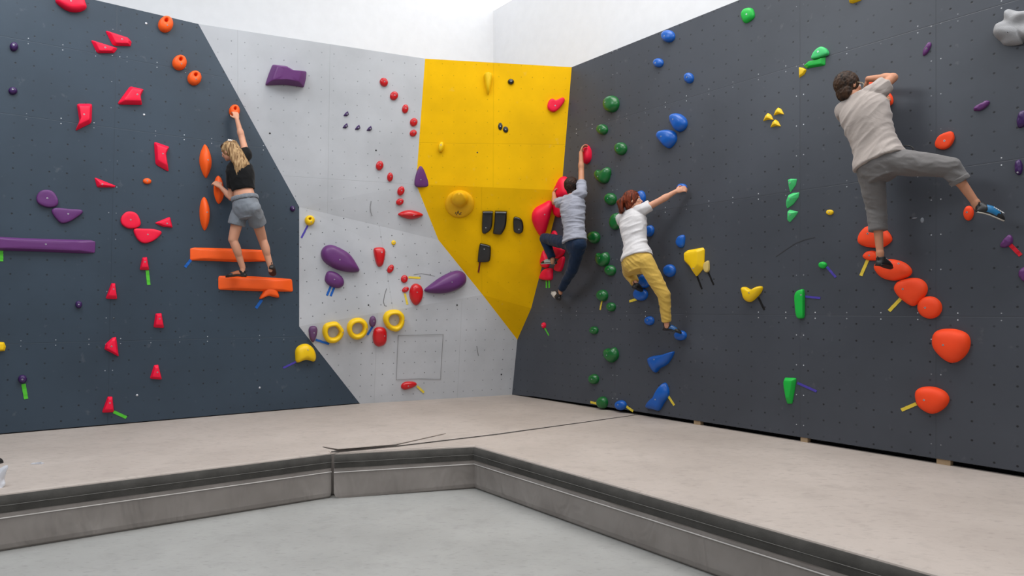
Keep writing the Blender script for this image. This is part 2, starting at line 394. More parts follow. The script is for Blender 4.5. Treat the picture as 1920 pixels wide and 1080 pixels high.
def flat(p): return Vector((p.x, p.y, 0))
fl0 = flat(flo(0, 925)); flS = flat(flo(621, 848)); dF = (flS-fl0).normalized()
flX = fl0 - dF*3.0
srS = flat(flo(626, 849)); inn = flat(flo(889, 835)); rA = flat(flo(1105, 890)); rB = flat(flo(1770, 1080))
dB = (rB-inn).normalized(); rX = inn + dB*7.5
seamW = flat(flo(1190, 778)); seamM = flat(flo(930, 815)); seamN = flat(flo(740, 838))
def push(p, pl, d): return flat(p - pl.n*d)
backE = flat(E_) + Vector((0, .1, 0))
def cushion(name, outline, label, frontseg):
    n = len(outline)
    me = bpy.data.meshes.new(name)
    bm = bmesh.new()
    prof = [(0.022, 0.0), (0.006, .018), (.0, .05), (.0, .10), (.0, .28), (.0, .38), (.008, .400), (.022, MAT)]
    # inward normals by polygon offset
    P = outline
    area2 = sum(P[i].x*P[(i+1) % n].y - P[(i+1) % n].x*P[i].y for i in range(n)); sg = 1 if area2 > 0 else -1
    def inset(dist):
        out = []
        for i in range(n):
            a, b, c = P[i-1], P[i], P[(i+1) % n]
            d1 = (b-a).normalized(); d2 = (c-b).normalized()
            n1 = Vector((-d1.y, d1.x, 0))*sg; n2 = Vector((-d2.y, d2.x, 0))*sg
            m = (n1+n2); m = m/max(m.length_squared, .2)*2 if m.length > 0 else n1
            out.append(b + m*dist*1.0 if m.length else b)
        return out
    rings = []
    for off, z in prof: rings.append([bm.verts.new((q.x, q.y, z)) for q in inset(off)])
    for a, b in zip(rings, rings[1:]):
        for k in range(n): f = bm.faces.new((a[k], a[(k+1) % n], b[(k+1) % n], b[k])); f.material_index = 1
    f = bm.faces.new(rings[-1]); f.material_index = 0
    bm.faces.new(rings[0][::-1]).material_index = 1
    for f in bm.faces:
        if f.material_index == 1 and min(v.co.z for v in f.verts) > .37: f.material_index = 0
    bmesh.ops.recalc_face_normals(bm, faces=bm.faces)
    bm.to_mesh(me); bm.free(); me.materials.append(m_top); me.materials.append(m_side)
    o = link(name, me); tag(o, label, 'crash mat', 'landing mats under the walls')
    # velcro band, stitched lines and piping follow the free front edges
    band = MB(); pipe = MB(); stitch = MB()
    for a, b in frontseg:
        L = (b-a).length; dd = (b-a).normalized(); nn = Vector((dd.y, -dd.x, 0))
        k = max(2, int(L/.12)); rr = random.Random(int(L*1000))
        for zz0, zz1, mbx, offn in ((.272, .392, band, .007),):
            top = []; rows = []
            for j in range(k+1):
                q = a + dd*(L*j/k); wv = .004*math.sin(j*1.7)+rr.uniform(-.002, .003)
                rows.append((q, wv))
            base = [q - nn*.002 + Z*zz0 for q, _ in rows]; base2 = [q - nn*.002 + Z*zz1 for q, _ in rows]
            out1 = [q + nn*(.006+wv) + Z*(zz0+wv*.6) for q, wv in rows]; out2 = [q + nn*(.004+wv*.5) + Z*(zz1-.004) for q, wv in rows]
            outm = [q + nn*(.012+wv) + Z*((zz0+zz1)/2) for q, wv in rows]
            i0 = len(mbx.v)
            for r_ in (base, out1, outm, out2, base2): mbx.v += [tuple(x) for x in r_]
            w_ = k+1
            for r_ in range(4):
                for j in range(k): mbx.f.append((i0+r_*w_+j, i0+r_*w_+j+1, i0+(r_+1)*w_+j+1, i0+(r_+1)*w_+j))
            for j in range(k): mbx.f.append((i0+4*w_+j, i0+4*w_+j+1, i0+j+1, i0+j))
            mbx.f.append(tuple(i0+r_*w_ for r_ in range(5))); mbx.f.append(tuple(i0+r_*w_+k for r_ in range(5))[::-1])
        pipe.capsule(a+nn*.004+Z*.235, b+nn*.004+Z*.235, .0045, .0045, n=8)
        for zz in (.325,): stitch.capsule(a+nn*.0165+Z*zz, b+nn*.0165+Z*zz, .0016, .0016, n=6)
    bo = link('velcro_band', band.mesh('velcro_band'), m_band, o, smooth=60)
    link('stitching', stitch.mesh('stitching'), m_stitch, bo)
    link('piping', pipe.mesh('piping'), m_pipe, o, smooth=180)
    return o
lwb = push(flat(L0)-tl*2.9, LW, .1)
cushion('crash_mat', [flX, flS, flat(flo(621, 845)), flat(flo(740, 835.6)), flat(flo(930, 813.2)), push(seamW, RW, .1)+Vector((0, .022, 0)), backE, push(D_, LW, .1), lwb],
    'thick grey crash mat along the left wall, running into the back corner', [(flX, flS)])
rxw = push(E_ + tr*8.3, RW, .08)
cushion('crash_mat', [srS, inn, rX, rxw, push(seamW, RW, .08), flat(flo(930, 815.3)), flat(flo(740, 838))],
    'thick grey crash mat along the right wall, with the inward front corner', [(srS+Vector((.004, 0, 0)), inn), (inn, rX)])
def lay(name, pts, hw, mat, parent, z0=MAT, up=.003, jit=0):
    mb = MB(); L_ = []
    for a, b in zip(pts, pts[1:]):
        k = max(2, int((b-a).length/.15))
        for j in range(k): L_.append(a.lerp(b, j/k))
    L_.append(pts[-1]); n = len(L_); rr = random.Random(5)
    for zz in (-.004, up):
        for i, q in enumerate(L_):
            d_ = (L_[min(i+1, n-1)]-L_[max(i-1, 0)]).normalized(); s_ = Vector((-d_.y, d_.x, 0)); w2 = hw*(1+rr.uniform(-jit, jit)); o2 = s_*rr.uniform(-jit, jit)*hw*1.2
            mb.v += [tuple(q+o2-s_*w2+Z*(z0+zz)), tuple(q+o2+s_*w2+Z*(z0+zz))]
    N = 2*n
    for j in range(n-1):
        k = 2*j; mb.f += [(k, k+1, k+3, k+2), (N+k, N+k+2, N+k+3, N+k+1), (k, k+2, N+k+2, N+k), (k+1, N+k+1, N+k+3, k+3)]
    return link(name, mb.mesh(name), mat, parent)
pad1 = bpy.data.objects['crash_mat']
lay('joint_shade', [flat(flo(621, 847)), flat(flo(740, 836.8)), flat(flo(930, 814.3)), flat(flo(1060, 796.5)), flat(flo(1189, 778.5))], .0045, m_joint_shade, pad1, jit=.35)  # dark strip laid over the lit mat gap, painting in its shade
# folded flap corner by the step, lying over the joint
fa, fb, fc, fd = flo(605, 838, MAT+.004), flo(634, 843, MAT+.010), flo(742, 834, MAT+.005), flo(836, 813, MAT+.004)
mb = MB(); mb.v = [tuple(p+Z*dz) for dz in (0, .006) for p in (fa, fb, fc, fd)]
mb.f = [(0, 1, 2, 3), (7, 6, 5, 4), (0, 1, 5, 4), (1, 2, 6, 5), (2, 3, 7, 6), (3, 0, 4, 7)]
tag(link('cover_flap', mb.mesh('cover_flap'), m_top), 'loose grey cover flap lying over the joint of the two crash mats', 'flap')
# small things on the left mat, cut by the picture's edge
m_blk = simple('black_rubber', (.012, .012, .013, 1), .55)
m_wht = simple('milky_white_plastic', rgb(205, 206, 212), .35, .5)
p = flo(-12, 914); mb = MB(); R = []
for k in range(15):
    t = k/14; c_ = p + Vector((.075*t - .02*math.sin(3*t), .03*t, .002+.145*t)); r0 = .062*(1-t)**.6 + .006
    R.append([c_ + Vector((math.cos(a)*r0*(1+.30*(1-t)*noise.noise(Vector((math.cos(a)*2, math.sin(a)*2, t*4)))), math.sin(a)*r0*.8*(1+.30*(1-t)*noise.noise(Vector((math.cos(a)*2+5, math.sin(a)*2, t*4)))), .008*math.sin(5*a))) for a in (2*math.pi*q/28 for q in range(28))])
mb.loft(R)
tag(link('plastic_bag', mb.mesh('plastic_bag'), m_wht, smooth=50), 'crumpled white plastic bag on the left mat below the black shoe', 'bag')
p = flo(70, 870); mb = MB()
mb.box(p+Z*.004, (.045, .004, 0), (-.001, .014, 0), (0, 0, .004)); mb.box(p+Vector((.01, 0, .011)), (.02, .004, .003), (-.001, .008, 0), (0, 0, .003))
tag(link('paper_scrap', mb.mesh('paper_scrap'), m_wht), 'tiny folded white paper scrap lying alone on the left mat', 'paper')
# ---------------------------------------------------------------- climbing holds
from mathutils.bvhtree import BVHTree
def plast(name, c, rough=.45, coat=0, bump=.12, sub=0, spec=.4): return simple(name, rgb(*c), rough, spec, var=.04, bump=bump, bscale=140, coat=coat)
HM = dict(
    pink=plast('hot_pink_resin', (240, 8, 58), .5), orange=plast('orange_resin', (250, 94, 22), .5), redorange=plast('red_orange_resin', (250, 72, 22), .6),
    purple=plast('purple_resin', (98, 48, 108), .42), dpurple=plast('dark_purple_resin', (58, 30, 84), .35), plum=plast('plum_resin', (96, 62, 100), .45),
    red=plast('red_resin', (196, 12, 22), .32, .4), yellow=plast('yellow_resin', (240, 196, 12), .42), green=plast('bottle_green_resin', (8, 98, 40), .33, .5),
    blue=plast('blue_resin', (4, 88, 178), .38, .3), lime=plast('bright_green_resin', (20, 176, 62), .45), mint=plast('mint_green_resin', (70, 200, 116), .5),
    black=plast('glossy_black_resin', (16, 16, 18), .22, .6), grey=plast('grey_stone_resin', (150, 150, 152), .75, bump=.6), hat=plast('matt_yellow_resin', (228, 172, 2), .6),
    cream=plast('cream_resin', (205, 180, 110), .5))
m_bolt = simple('steel_bolt', rgb(205, 207, 212), .3, .6, metal=.6)
m_hole = simple('bolt_socket', (.02, .02, .02, 1), .7)
TM = {k: simple(k+'_tape', rgb(*c), .55, .3) for k, c in dict(green=(84, 190, 52), blue=(22, 92, 176), violet=(74, 62, 158), yellow=(222, 196, 66), black=(12, 12, 14), red=(200, 20, 40), maroon=(110, 30, 26)).items()}

def catmull(p, m):
    out = []; n = len(p)
    for i in range(n):
        a, b, c, d = (Vector(p[(i+k) % n]) for k in (-1, 0, 1, 2))
        for j in range(m):
            t = j/m
            out.append(.5*((2*b) + (-a+c)*t + (2*a-5*b+4*c-d)*t*t + (-a+3*b-3*c+d)*t**3))
    return out
def rounded(p, k=.16, m=3):
    out = []; n = len(p)
    for i in range(n):
        a, b, c = (Vector(p[(i+j) % n]) for j in (-1, 0, 1))
        la, lc = (a-b).length, (c-b).length; r = k*min(la, lc)
        s, e = b+(a-b)/la*r, b+(c-b)/lc*r
        for j in range(m+1):
            t = j/m; out.append(s.lerp(b, t).lerp(b.lerp(e, t), t))
        q = Vector(p[(i+1) % n]); e2 = q + (b-q)/lc*k*lc*.99
        out.append(e.lerp(e2, .5))
    return out
PROF = dict(
    dome=[(1, -.1), (1.0, .12), (.975, .32), (.91, .56), (.80, .76), (.64, .90), (.46, .965), (.28, .99), (.12, 1.0)],
    disc=[(1, -.1), (1.0, .45), (.98, .70), (.93, .86), (.85, .94), (.6, .985), (.3, 1.0), (.1, 1.0)],
    pyr=[(1, -.1), (1.0, .08), (.97, .18), (.66, .60), (.36, .95), (.28, 1.0), (.1, 1.0)],
    wedge=[(1, -.1), (1.0, .14), (.97, .24), (.72, .88), (.67, .96), (.6, 1.0), (.2, 1.0)],
    spin=[(1, -.1), (1.0, .06), (.94, .24), (.8, .50), (.6, .76), (.4, .92), (.2, .99), (.08, 1.0)],
    donut=[(1, -.1), (1.0, .20), (.985, .48), (.92, .78), (.82, .95), (.72, 1.0), (.64, .95), (.585, .8), (.55, .5), (.53, .1), (.52, .02)],
    pocket=[(1, -.1), (1.0, .18), (.97, .42), (.88, .72), (.72, .93), (.5, 1.0), (.33, .98), (.24, .86), (.19, .45), (.15, .2), (.05, .15)],
    hat=[(1, -.1), (1.0, .05), (.97, .10), (.88, .17), (.76, .22), (.66, .26), (.585, .32), (.55, .46), (.54, .62), (.50, .78), (.42, .90), (.28, .98), (.12, 1.0)])
HN = 0
NAMES = []
def hold(label, wall, style, colr, out, hf=.8, peak=(0, 0), bolt='c', group=None, dent=None, k=.35, name='climbing_hold', rough=0.0, tw=0):
    global HN; HN += 1
    pl = PL[wall]
    if out[0] == 'e':
        _, cx, cy, rx, ry, *r = out; an = math.radians(r[0]) if r else 0
        P = [(cx+rx*math.cos(a)*math.cos(an)-ry*math.sin(a)*math.sin(an), cy+rx*math.cos(a)*math.sin(an)+ry*math.sin(a)*math.cos(an)) for a in (2*math.pi*j/36 for j in range(36))]
        smooth = True; pre = True
    else:
        P = out; pre = False
    cx = sum(p[0] for p in P)/len(P); cy = sum(p[1] for p in P)/len(P)
    O = pl.hit(cx, cy)
    a2 = lambda q: sum(q[i][0]*q[(i+1) % len(q)][1]-q[(i+1) % len(q)][0]*q[i][1] for i in range(len(q)))/2
    Q0 = [((pl.hit(x, y)-O).dot(pl.u), (pl.hit(x, y)-O).dot(pl.v)) for x, y in P]
    h = hf*math.sqrt(abs(a2(Q0)))/2
    Q = [pl.hit(x, y, k*h) for x, y in P]; O = sum(Q, Vector())/len(Q); O = pl.off(O, 0)
    Q = [((q-O).dot(pl.u), (q-O).dot(pl.v)) for q in Q]
    zb = -.02/h if wall in 'ABCZ' else -.1
    if a2(Q) < 0: Q = Q[::-1]
    V2 = [Vector((x, y)) for x, y in Q]
    if not pre: V2 = rounded(V2) if style in ('pyr', 'wedge') else catmull(V2, 5)
    sx = max(abs(v.x) for v in V2); sy = max(abs(v.y) for v in V2)
    mb = MB(); prev = None; rd = random.Random(HN)
    sd = Vector((rd.random()*50, rd.random()*50, 0))
    for s_, z_ in PROF[style]:
        c = Vector((peak[0]*sx, peak[1]*sy))*(1-s_)
        if style == 'donut': c = Vector((0, 0)) + Vector((peak[0]*sx, peak[1]*sy))*(1-s_)*2
        pts = []
        for v in V2:
            q = c + v*s_; z = (z_ if z_ > -.05 else zb)*h
            if style in ('dome', 'disc', 'spin') and z_ > 0:
                z += h*.05*noise.noise(Vector((q.x/sx*1.3, q.y/sy*1.3, 0))+sd)*min(1, z_*2)
            if rough and z_ > 0:
                nn = noise.noise(Vector((q.x/sx*2.2, q.y/sy*2.2, 1))+sd); z += h*rough*nn; q = q*(1+rough*.3*nn)
            if dent and z_ > .1:
                dx, dy, dr, dd = dent; e = ((q.x/sx-dx)**2+(q.y/sy-dy)**2)/dr**2; z = z*(1-dd*math.exp(-e))
            pts.append((q.x, q.y, z))
        r = mb.ring(pts)
        if prev: mb.bridge(prev, r)
        prev = r
    if style != 'donut': mb.cap(prev)
    me = mb.mesh(name)
    mw = Matrix.Translation(O) @ Matrix((pl.u, pl.v, pl.n)).transposed().to_4x4()
    o = link(name, me, HM[colr], None, mw, smooth=(30 if style in ('pyr', 'wedge') else 180))
    tag(o, label, 'climbing hold', group)
    if bolt:
        if bolt == 'c': bp = Vector((peak[0]*sx*.8, peak[1]*sy*.8))
        elif isinstance(bolt[0], float) and abs(bolt[0]) <= 1 and abs(bolt[1]) <= 1: bp = Vector((bolt[0]*sx, bolt[1]*sy))
        else:
            q = pl.hit(bolt[0], bolt[1], h*.9); bp = Vector(((q-O).dot(pl.u), (q-O).dot(pl.v)))
        bv = BVHTree.FromPolygons([v.co for v in me.vertices], [p.vertices for p in me.polygons])
        hit, nr, _, _ = bv.ray_cast(Vector((bp.x, bp.y, 1)), Vector((0, 0, -1)))
        if hit is not None:
            if nr.z < 0: nr = -nr
            R = min(.0085, .14*min(sx, sy)+.003)
            b2 = MB(); b2.capsule(hit-nr*.004, hit+nr*.0025, R, R*.9, True, True, n=12)
            bo = link('bolt', b2.mesh('bolt'), m_bolt, o, smooth=40)
            if R > .0075:
                b3 = MB(); b3.capsule(hit, hit+nr*.0032, R*.5, R*.5, True, True, n=6); link('socket', b3.mesh('socket'), m_hole, bo)
    return o
def tape(label, wall, c, x0, y0, x1, y1, wd=.03, group='start tapes on the walls', two=0):
    pl = PL[wall]
    oz = .011 if wall in 'ZC' else .003
    a, b = pl.hit(x0, y0, oz), pl.hit(x1, y1, oz)
    d = (b-a)/2; s_ = pl.n.cross(d).normalized()*(wd/2*(.8 if c in ('black', 'violet', 'maroon') else 1)); mb = MB(); m = (a+b)/2
    n = 6; i0 = 0
    for zz in (-.0028, .0012):
        for j in range(n+1):
            q = a.lerp(b, j/n); wv = pl.n*(.0015*math.sin(j*2.1) if zz > 0 else 0) + s_*(.08*math.sin(j*3.3+x0))
            mb.v += [tuple(q-s_+wv+pl.n*zz), tuple(q+s_+wv+pl.n*zz)]
    N = 2*(n+1)
    for j in range(n):
        k = 2*j; mb.f += [(k, k+1, k+3, k+2), (N+k, N+k+2, N+k+3, N+k+1), (k, k+2, N+k+2, N+k), (k+1, N+k+1, N+k+3, k+3)]
    mb.f += [(0, N, N+1, 1), (2*n, 2*n+1, N+2*n+1, N+2*n)]
    me = mb.mesh('tape_strip'); o = link('tape_strip', me, TM[c])
    return tag(o, label, 'tape', group)

gp = 'hot pink holds on the slate blue left wall'
H = hold
H('large hot pink rounded hold cut off by the top edge of the picture', 'L', 'dome', 'pink', [(104, -2), (112, 10), (130, 20), (148, 21), (162, 14), (160, 2), (153, -12), (120, -18)], .8, (0, -.2), group=gp, bolt=(133, 2))
H('hot pink slanted wedge hold, upper one of the pair near the top left', 'L', 'wedge', 'pink', [(197, 56), (240, 70), (247, 78), (245, 86), (212, 85)], .6, group=gp)
H('hot pink slanted wedge hold, lower one of the pair near the top left', 'L', 'wedge', 'pink', [(170, 74), (221, 90), (214, 99), (182, 99)], .6, group=gp)
H('hot pink triangular hold with a notched right side, below the slanted pair', 'L', 'wedge', 'pink', [(244, 161), (270, 167), (264, 180), (267, 196), (219, 195)], .7, (.15, .1), group=gp)
H('hot pink upright rectangular hold with a pointed lower left corner', 'L', 'wedge', 'pink', [(144, 194), (173, 194), (172, 230), (141, 245), (149, 226)], .7, (.1, .1), group=gp)
H('hot pink dart shaped hold pointing down, left of the highest orange spindle', 'L', 'wedge', 'pink', [(289, 265), (318, 275), (312, 288), (317, 322), (292, 308)], .6, (-.1, .1), group=gp)
H('thin hot pink sliver shaped hold left of the tiny orange hold', 'L', 'pyr', 'pink', [(177, 332), (217, 348), (215, 351), (182, 351)], .7, (-.4, -.1), group=gp)
H('round hot pink disc hold with a bolt in the middle, left of the pink triangle', 'L', 'disc', 'pink', [(227, 408), (236, 398), (248, 397), (258, 403), (264, 419), (256, 427), (240, 428), (228, 420)], .45, group=gp)
H('hot pink flat teardrop hold touching the round pink disc from below', 'L', 'disc', 'pink', [(251, 430), (272, 429), (290, 430), (303, 436), (290, 450), (272, 456), (258, 449)], .45, group=gp)
H('hot pink triangle hold pointing left, right of the round pink disc', 'L', 'wedge', 'pink', [(290, 418), (319, 406), (324, 427), (306, 425)], .6, (.2, 0), group=gp)
H('small hot pink tapered hold with a green tape strip hanging from it', 'L', 'wedge', 'pink', [(267, 483), (276, 482), (280, 506), (262, 506)], .9, (0, .3), group=gp)
H('hot pink cowbell shaped hold just right of the small purple knob', 'L', 'wedge', 'pink', [(209, 531), (216, 531), (220, 561), (198, 560)], .8, (.2, .3), group=gp)
H('hot pink cowbell shaped hold alone below the orange slats', 'L', 'wedge', 'pink', [(292, 588), (303, 587), (308, 615), (288, 614)], .8, (.1, .3), group=gp)
H('hot pink blunt arrowhead hold with a central bolt on the lower left wall', 'L', 'wedge', 'pink', [(211, 633), (218, 632), (223, 669), (206, 660), (196, 655), (198, 645)], .7, group=gp)
H('small hot pink triangular hold low on the left wall, lowest but one', 'L', 'wedge', 'pink', [(289, 685), (297, 684), (304, 712), (281, 710)], .7, (.2, 0), group=gp)
H('hot pink narrow topped hold lowest of all on the left wall', 'L', 'wedge', 'pink', [(202, 744), (211, 744), (214, 773), (191, 774)], .8, (.1, .3), group=gp)
go = 'orange holds on the slate blue left wall'
H('orange oval pocket hold highest by the top edge of the left wall', 'L', 'pocket', 'orange', ('e', 311, 45, 14, 15, 25), 1.0, (.0, .45), (.1, -.3), group=go)
H('orange oval pocket hold second from the top of the left wall', 'L', 'pocket', 'orange', ('e', 337, 117, 13.5, 14, 20), 1.0, (.1, .45), (.15, -.3), group=go)
H('orange oval pocket hold third from the top of the left wall', 'L', 'pocket', 'orange', ('e', 365, 146, 13, 13.5, 20), 1.0, (.1, .45), (.1, -.3), group=go)
HAND1 = H('orange pocket hold gripped by the raised hand of the blonde climber', 'L', 'pocket', 'orange', ('e', 440, 208, 10, 12, 0), 1.0, (.0, .4), None, group=go)
H('tiny orange oval screw-on hold in the middle of the left wall', 'L', 'dome', 'orange', ('e', 276, 339.5, 8, 5.5, 5), .9, group=go)
H('tall orange spindle hold, the highest of the three', 'L', 'spin', 'orange', [(385, 270), (391, 277), (397, 295), (397, 312), (391, 328), (387, 333), (381, 325), (375, 305), (376, 288), (381, 275)], .9, (.15, 0), (390, 300), group=go)
H('orange spindle hold gripped by the lower hand of the blonde climber', 'L', 'spin', 'orange', [(410, 329), (416, 335), (420, 350), (420, 368), (413, 381), (407, 378), (402, 362), (402, 345), (405, 334)], .9, (.1, 0), None, group=go)
H('tall orange spindle hold, the lowest of the three', 'L', 'spin', 'orange', [(383, 369), (389, 375), (394, 393), (393, 415), (386, 431), (381, 428), (376, 412), (375, 392), (378, 376)], .9, (.2, 0), (388, 398), group=go)
H('long orange slat hold behind the legs of the blonde climber', 'L', 'wedge', 'orange', [(357, 466), (365, 464), (440, 466), (500, 469), (501, 490), (440, 491), (360, 488), (357, 486)], .28, group=go, bolt=None)
H('long orange slat hold under the feet of the blonde climber', 'L', 'wedge', 'orange', [(410, 517), (475, 518), (548, 523), (550, 547), (480, 546), (410, 543)], .30, group=go, bolt=None)
H('small orange arched hold under the right end of the lower orange slat', 'L', 'dome', 'orange', [(487, 561), (493, 548), (500, 539), (511, 537), (519, 543), (524, 557), (514, 557), (504, 555)], .75, (0, .2), None, group=go)
gu = 'purple holds on the slate blue left wall'
H('small dark purple knob hold near the top left corner, upper of two', 'L', 'dome', 'dpurple', ('e', 26, 87, 8, 8.5, 20), 1.2, (0, .2), group=gu)
H('small dark purple knob hold near the top left corner, lower of two', 'L', 'dome', 'dpurple', ('e', 24, 170, 8.5, 7, 0), 1.2, (0, .2), group=gu)
H('smooth purple round disc hold above the flat purple teardrop', 'L', 'disc', 'purple', [(68, 370), (75, 359), (88, 356), (100, 360), (109, 375), (106, 386), (90, 389), (72, 382)], .55, group=gu)
H('flat purple teardrop hold with a chalked bolt, touching the purple disc', 'L', 'disc', 'purple', [(97, 398), (104, 390), (130, 392), (150, 393), (155, 398), (145, 407), (127, 417), (112, 417)], .5, group=gu)
H('long purple bar hold entering from the left edge of the picture', 'L', 'wedge', 'purple', [(-60, 441), (60, 447), (170, 450), (179, 453), (178, 474), (160, 475), (60, 471), (-60, 468)], .30, bolt=(86, 458), group=gu)
H('tiny purple ball hold left of the pink cowbell shaped hold', 'L', 'dome', 'dpurple', ('e', 147.5, 571, 6.5, 7), 1.3, group=gu)
H('small purple ball hold with a green tape strip below it', 'L', 'dome', 'dpurple', ('e', 42, 711, 8.5, 8), 1.3, group=gu)
H('tiny purple knob hold beside the fold where slate blue meets light grey', 'L', 'dome', 'dpurple', ('e', 549, 391, 4.5, 5.5, -20), 1.3, group=gu)
H('yellow blocky hold cut by the left edge of the picture', 'L', 'wedge', 'yellow', [(-18, 640), (8, 642), (11, 650), (9, 658), (-18, 660)], .7)
H('yellow fist sized hold with an undercut lip on the edge of the slate blue panel', 'L', 'dome', 'yellow', [(556, 655), (564, 647), (577, 645), (588, 653), (593, 667), (590, 678), (575, 675), (558, 680), (555, 668)], .9, (0, -.1), (577, 656), dent=(0, -1.2, .6, .6))
ga = 'red holds on the light grey back wall'
for nm, cx, cy, rx, ry, an in (('red egg shaped hold at the very top of the curved red line', 720, 154, 7.5, 8.5, -30), ('red egg shaped hold second from the top of the curved line', 739, 179.5, 7.5, 8.5, 30),
        ('red egg shaped hold third from the top of the curved line', 760, 204, 6, 8.5, 10), ('red egg shaped hold fourth of the line, beside the yellow panel edge', 776, 229, 7, 8, 20),
        ('red slanted oval hold fifth of the line, touching the yellow panel edge', 775, 249.5, 7, 6, -35), ('red egg shaped hold at the start of the lower red curve', 712, 310.5, 7, 9, 15),
        ('red narrow oval hold second in the lower red curve', 731.5, 332, 5.5, 8.5, 5), ('red slanted oval hold third in the lower red curve', 752, 358, 6.5, 9, 20),
        ('red small lopsided hold just above the long red lens', 750, 378.5, 7.5, 6, -30)):
    H(nm, 'A', 'dome', 'red', ('e', cx, cy, rx, ry, an), .8, (.1, .1), group=ga)
H('long red lens shaped hold lying flat beside the yellow panel', 'A', 'spin', 'red', [(747, 402), (757, 396), (770, 394), (784, 397), (794, 403), (784, 409), (770, 411), (757, 408)], .8, (0, 0), (776, 404), group=ga)
gd = 'tiny dark purple crimps on the light grey back wall'
for nm, cx, cy in (('tiny dark purple crimp alone above the row of three', 649.5, 213.5), ('tiny dark purple crimp, left one of the row of three', 648, 236), ('tiny dark purple crimp, middle one of the row of three', 671, 239), ('tiny dark purple crimp, right one of the row of three', 693, 241)):
    H(nm, 'A', 'pyr', 'dpurple', [(cx-6, cy+4), (cx-2, cy-2), (cx+3, cy-5.5), (cx+5, cy+1), (cx+1, cy+4.5)], 1.0, (.2, 0), group=gd)
H('big purple sofa shaped hold high on the light grey wall', 'A', 'wedge', 'purple', [(511, 120), (538, 123), (551, 131), (575, 133), (574, 147), (570, 163), (535, 158), (497, 159), (503, 140)], .85, (0, .15), (541, 125))
H('purple upright tooth shaped hold straddling light grey and yellow panels', 'A', 'disc', 'purple', [(786, 313), (792, 314), (799, 330), (804, 347), (795, 351), (779, 349), (779, 332)], .6, (0, -.1), (789, 337))
H('yellow ball hold with a pocket and a violet tape strip below', 'B', 'pocket', 'yellow', ('e', 581, 413, 9.5, 9.5), 1.2, (0, .3), (0.1, -.4))
gq = 'purple holds on the lower light grey panels'
H('large smooth purple teardrop hold pointing down to the right', 'B', 'dome', 'purple', [(602.5, 477), (606, 465), (616, 459), (630, 461), (655, 475), (670, 496), (674, 508), (655, 510), (630, 504), (609, 491)], .75, (-.15, .1), (637, 487), group=gq)
H('purple pebble hold under the large teardrop, with two blue tapes', 'B', 'dome', 'purple', [(611, 515), (617, 508), (631, 511), (643, 521), (645, 533), (635, 540), (619, 536), (610, 527)], .75, (0, 0), (627, 524), group=gq)
H('large smooth purple teardrop hold pointing left, next to the yellow panel', 'B', 'dome', 'purple', [(797, 544), (806, 535), (828, 519), (850, 508.5), (865, 508), (874, 516), (874, 530), (860, 542), (836, 549.5), (808, 549)], .75, (.2, .1), (847, 529), group=gq)
H('mauve upright egg hold left of the yellow rings, on the panel fold', 'C', 'dome', 'plum', [(579, 618), (583, 612), (592, 612), (595.5, 619), (593, 632), (588, 642), (583, 639), (580, 630)], .8, (0, 0), (589, 624), group=gq)
H('mauve small egg hold between the second and third yellow rings', 'C', 'dome', 'plum', ('e', 699, 603, 6.5, 10.5, 5), .9, (0, 0), (701, 602), group=gq)
H('red blunt tooth hold narrowing downward, under the light grey crease', 'B', 'dome', 'red', [(701, 469), (705, 464), (718, 464), (723, 471), (721, 487), (717, 498), (709, 499), (704, 487)], .8, (0, .1), (716, 473), group=ga)
H('yellow tiny round hold between the red tooth and the yellow panel', 'B', 'dome', 'yellow', ('e', 738, 455, 4.2, 4.5), 1.0)
H('small red comma hold right below the red tooth', 'B', 'dome', 'red', ('e', 732.5, 504, 5.5, 8.5, 30), .8, group=ga)
H('small red round hold with a yellow tape to its right', 'B', 'dome', 'red', ('e', 758.5, 523, 6.5, 7.5, 15), .8, group=ga)
H('small red bean hold with a yellow tape hanging below it', 'B', 'dome', 'red', ('e', 760.5, 543, 7, 4.8, -30), .8, group=ga)
H('large red egg hold beside the tip of the purple teardrop', 'B', 'dome', 'red', [(768.5, 546), (773, 535), (781, 531.5), (790, 536), (794, 547), (791.5, 562), (783, 572), (775, 569), (769.5, 558)], .8, (0, .15), group=ga)
gr = 'yellow ring holds in a rising row'
H('yellow ring hold, left one of the three, with a small opening', 'C', 'donut', 'yellow', [(605, 625), (608, 610), (619, 604.5), (632, 604), (641, 613), (645, 622), (640, 635), (628, 643), (613, 641)], .75, (0, 0), (.75, 0), group=gr)
H('yellow ring hold, middle one of the three, with a wide opening', 'C', 'donut', 'yellow', [(651, 618), (654, 605), (664, 597.5), (678, 597), (688, 605), (689.5, 618), (683, 631), (670, 637), (657, 632)], .75, (0, 0), (.75, 0), group=gr)
H('yellow ring hold, right one of the three, highest in the row', 'C', 'donut', 'yellow', [(719, 600), (723, 587), (734, 581.5), (748, 582), (757, 590), (758.5, 603), (753, 616), (742, 622), (727, 616)], .75, (0, 0), (.75, 0), group=gr)
H('red barrel shaped hold below the mauve egg and the highest ring', 'C', 'dome', 'red', [(700, 626), (704, 616), (714, 613.5), (723, 617), (726, 629), (723, 645), (711, 650.5), (703, 646), (700, 637)], .8, (0, .1), (721, 630), group=ga)
H('small red bullet hold lying near the foot of the light grey wall', 'C', 'dome', 'red', [(753, 722), (760, 716.5), (775, 716), (782, 720), (776, 726), (760, 731), (753, 728)], .8, (-.1, 0), group=ga)
gk = 'black holds on the yellow wall'
H('yellow horn shaped jug hold near the top of the yellow wall', 'Y', 'dome', 'yellow', [(907, 141), (912, 138), (919, 138), (924, 142), (922, 155), (918, 172), (915, 177), (912, 170), (909, 155)], 1.3, (0, .75), None)
H('small yellow knob hold on the upper left of the yellow wall', 'Y', 'dome', 'yellow', ('e', 827, 275.5, 5.5, 10, 10), 1.2, (0, .4))
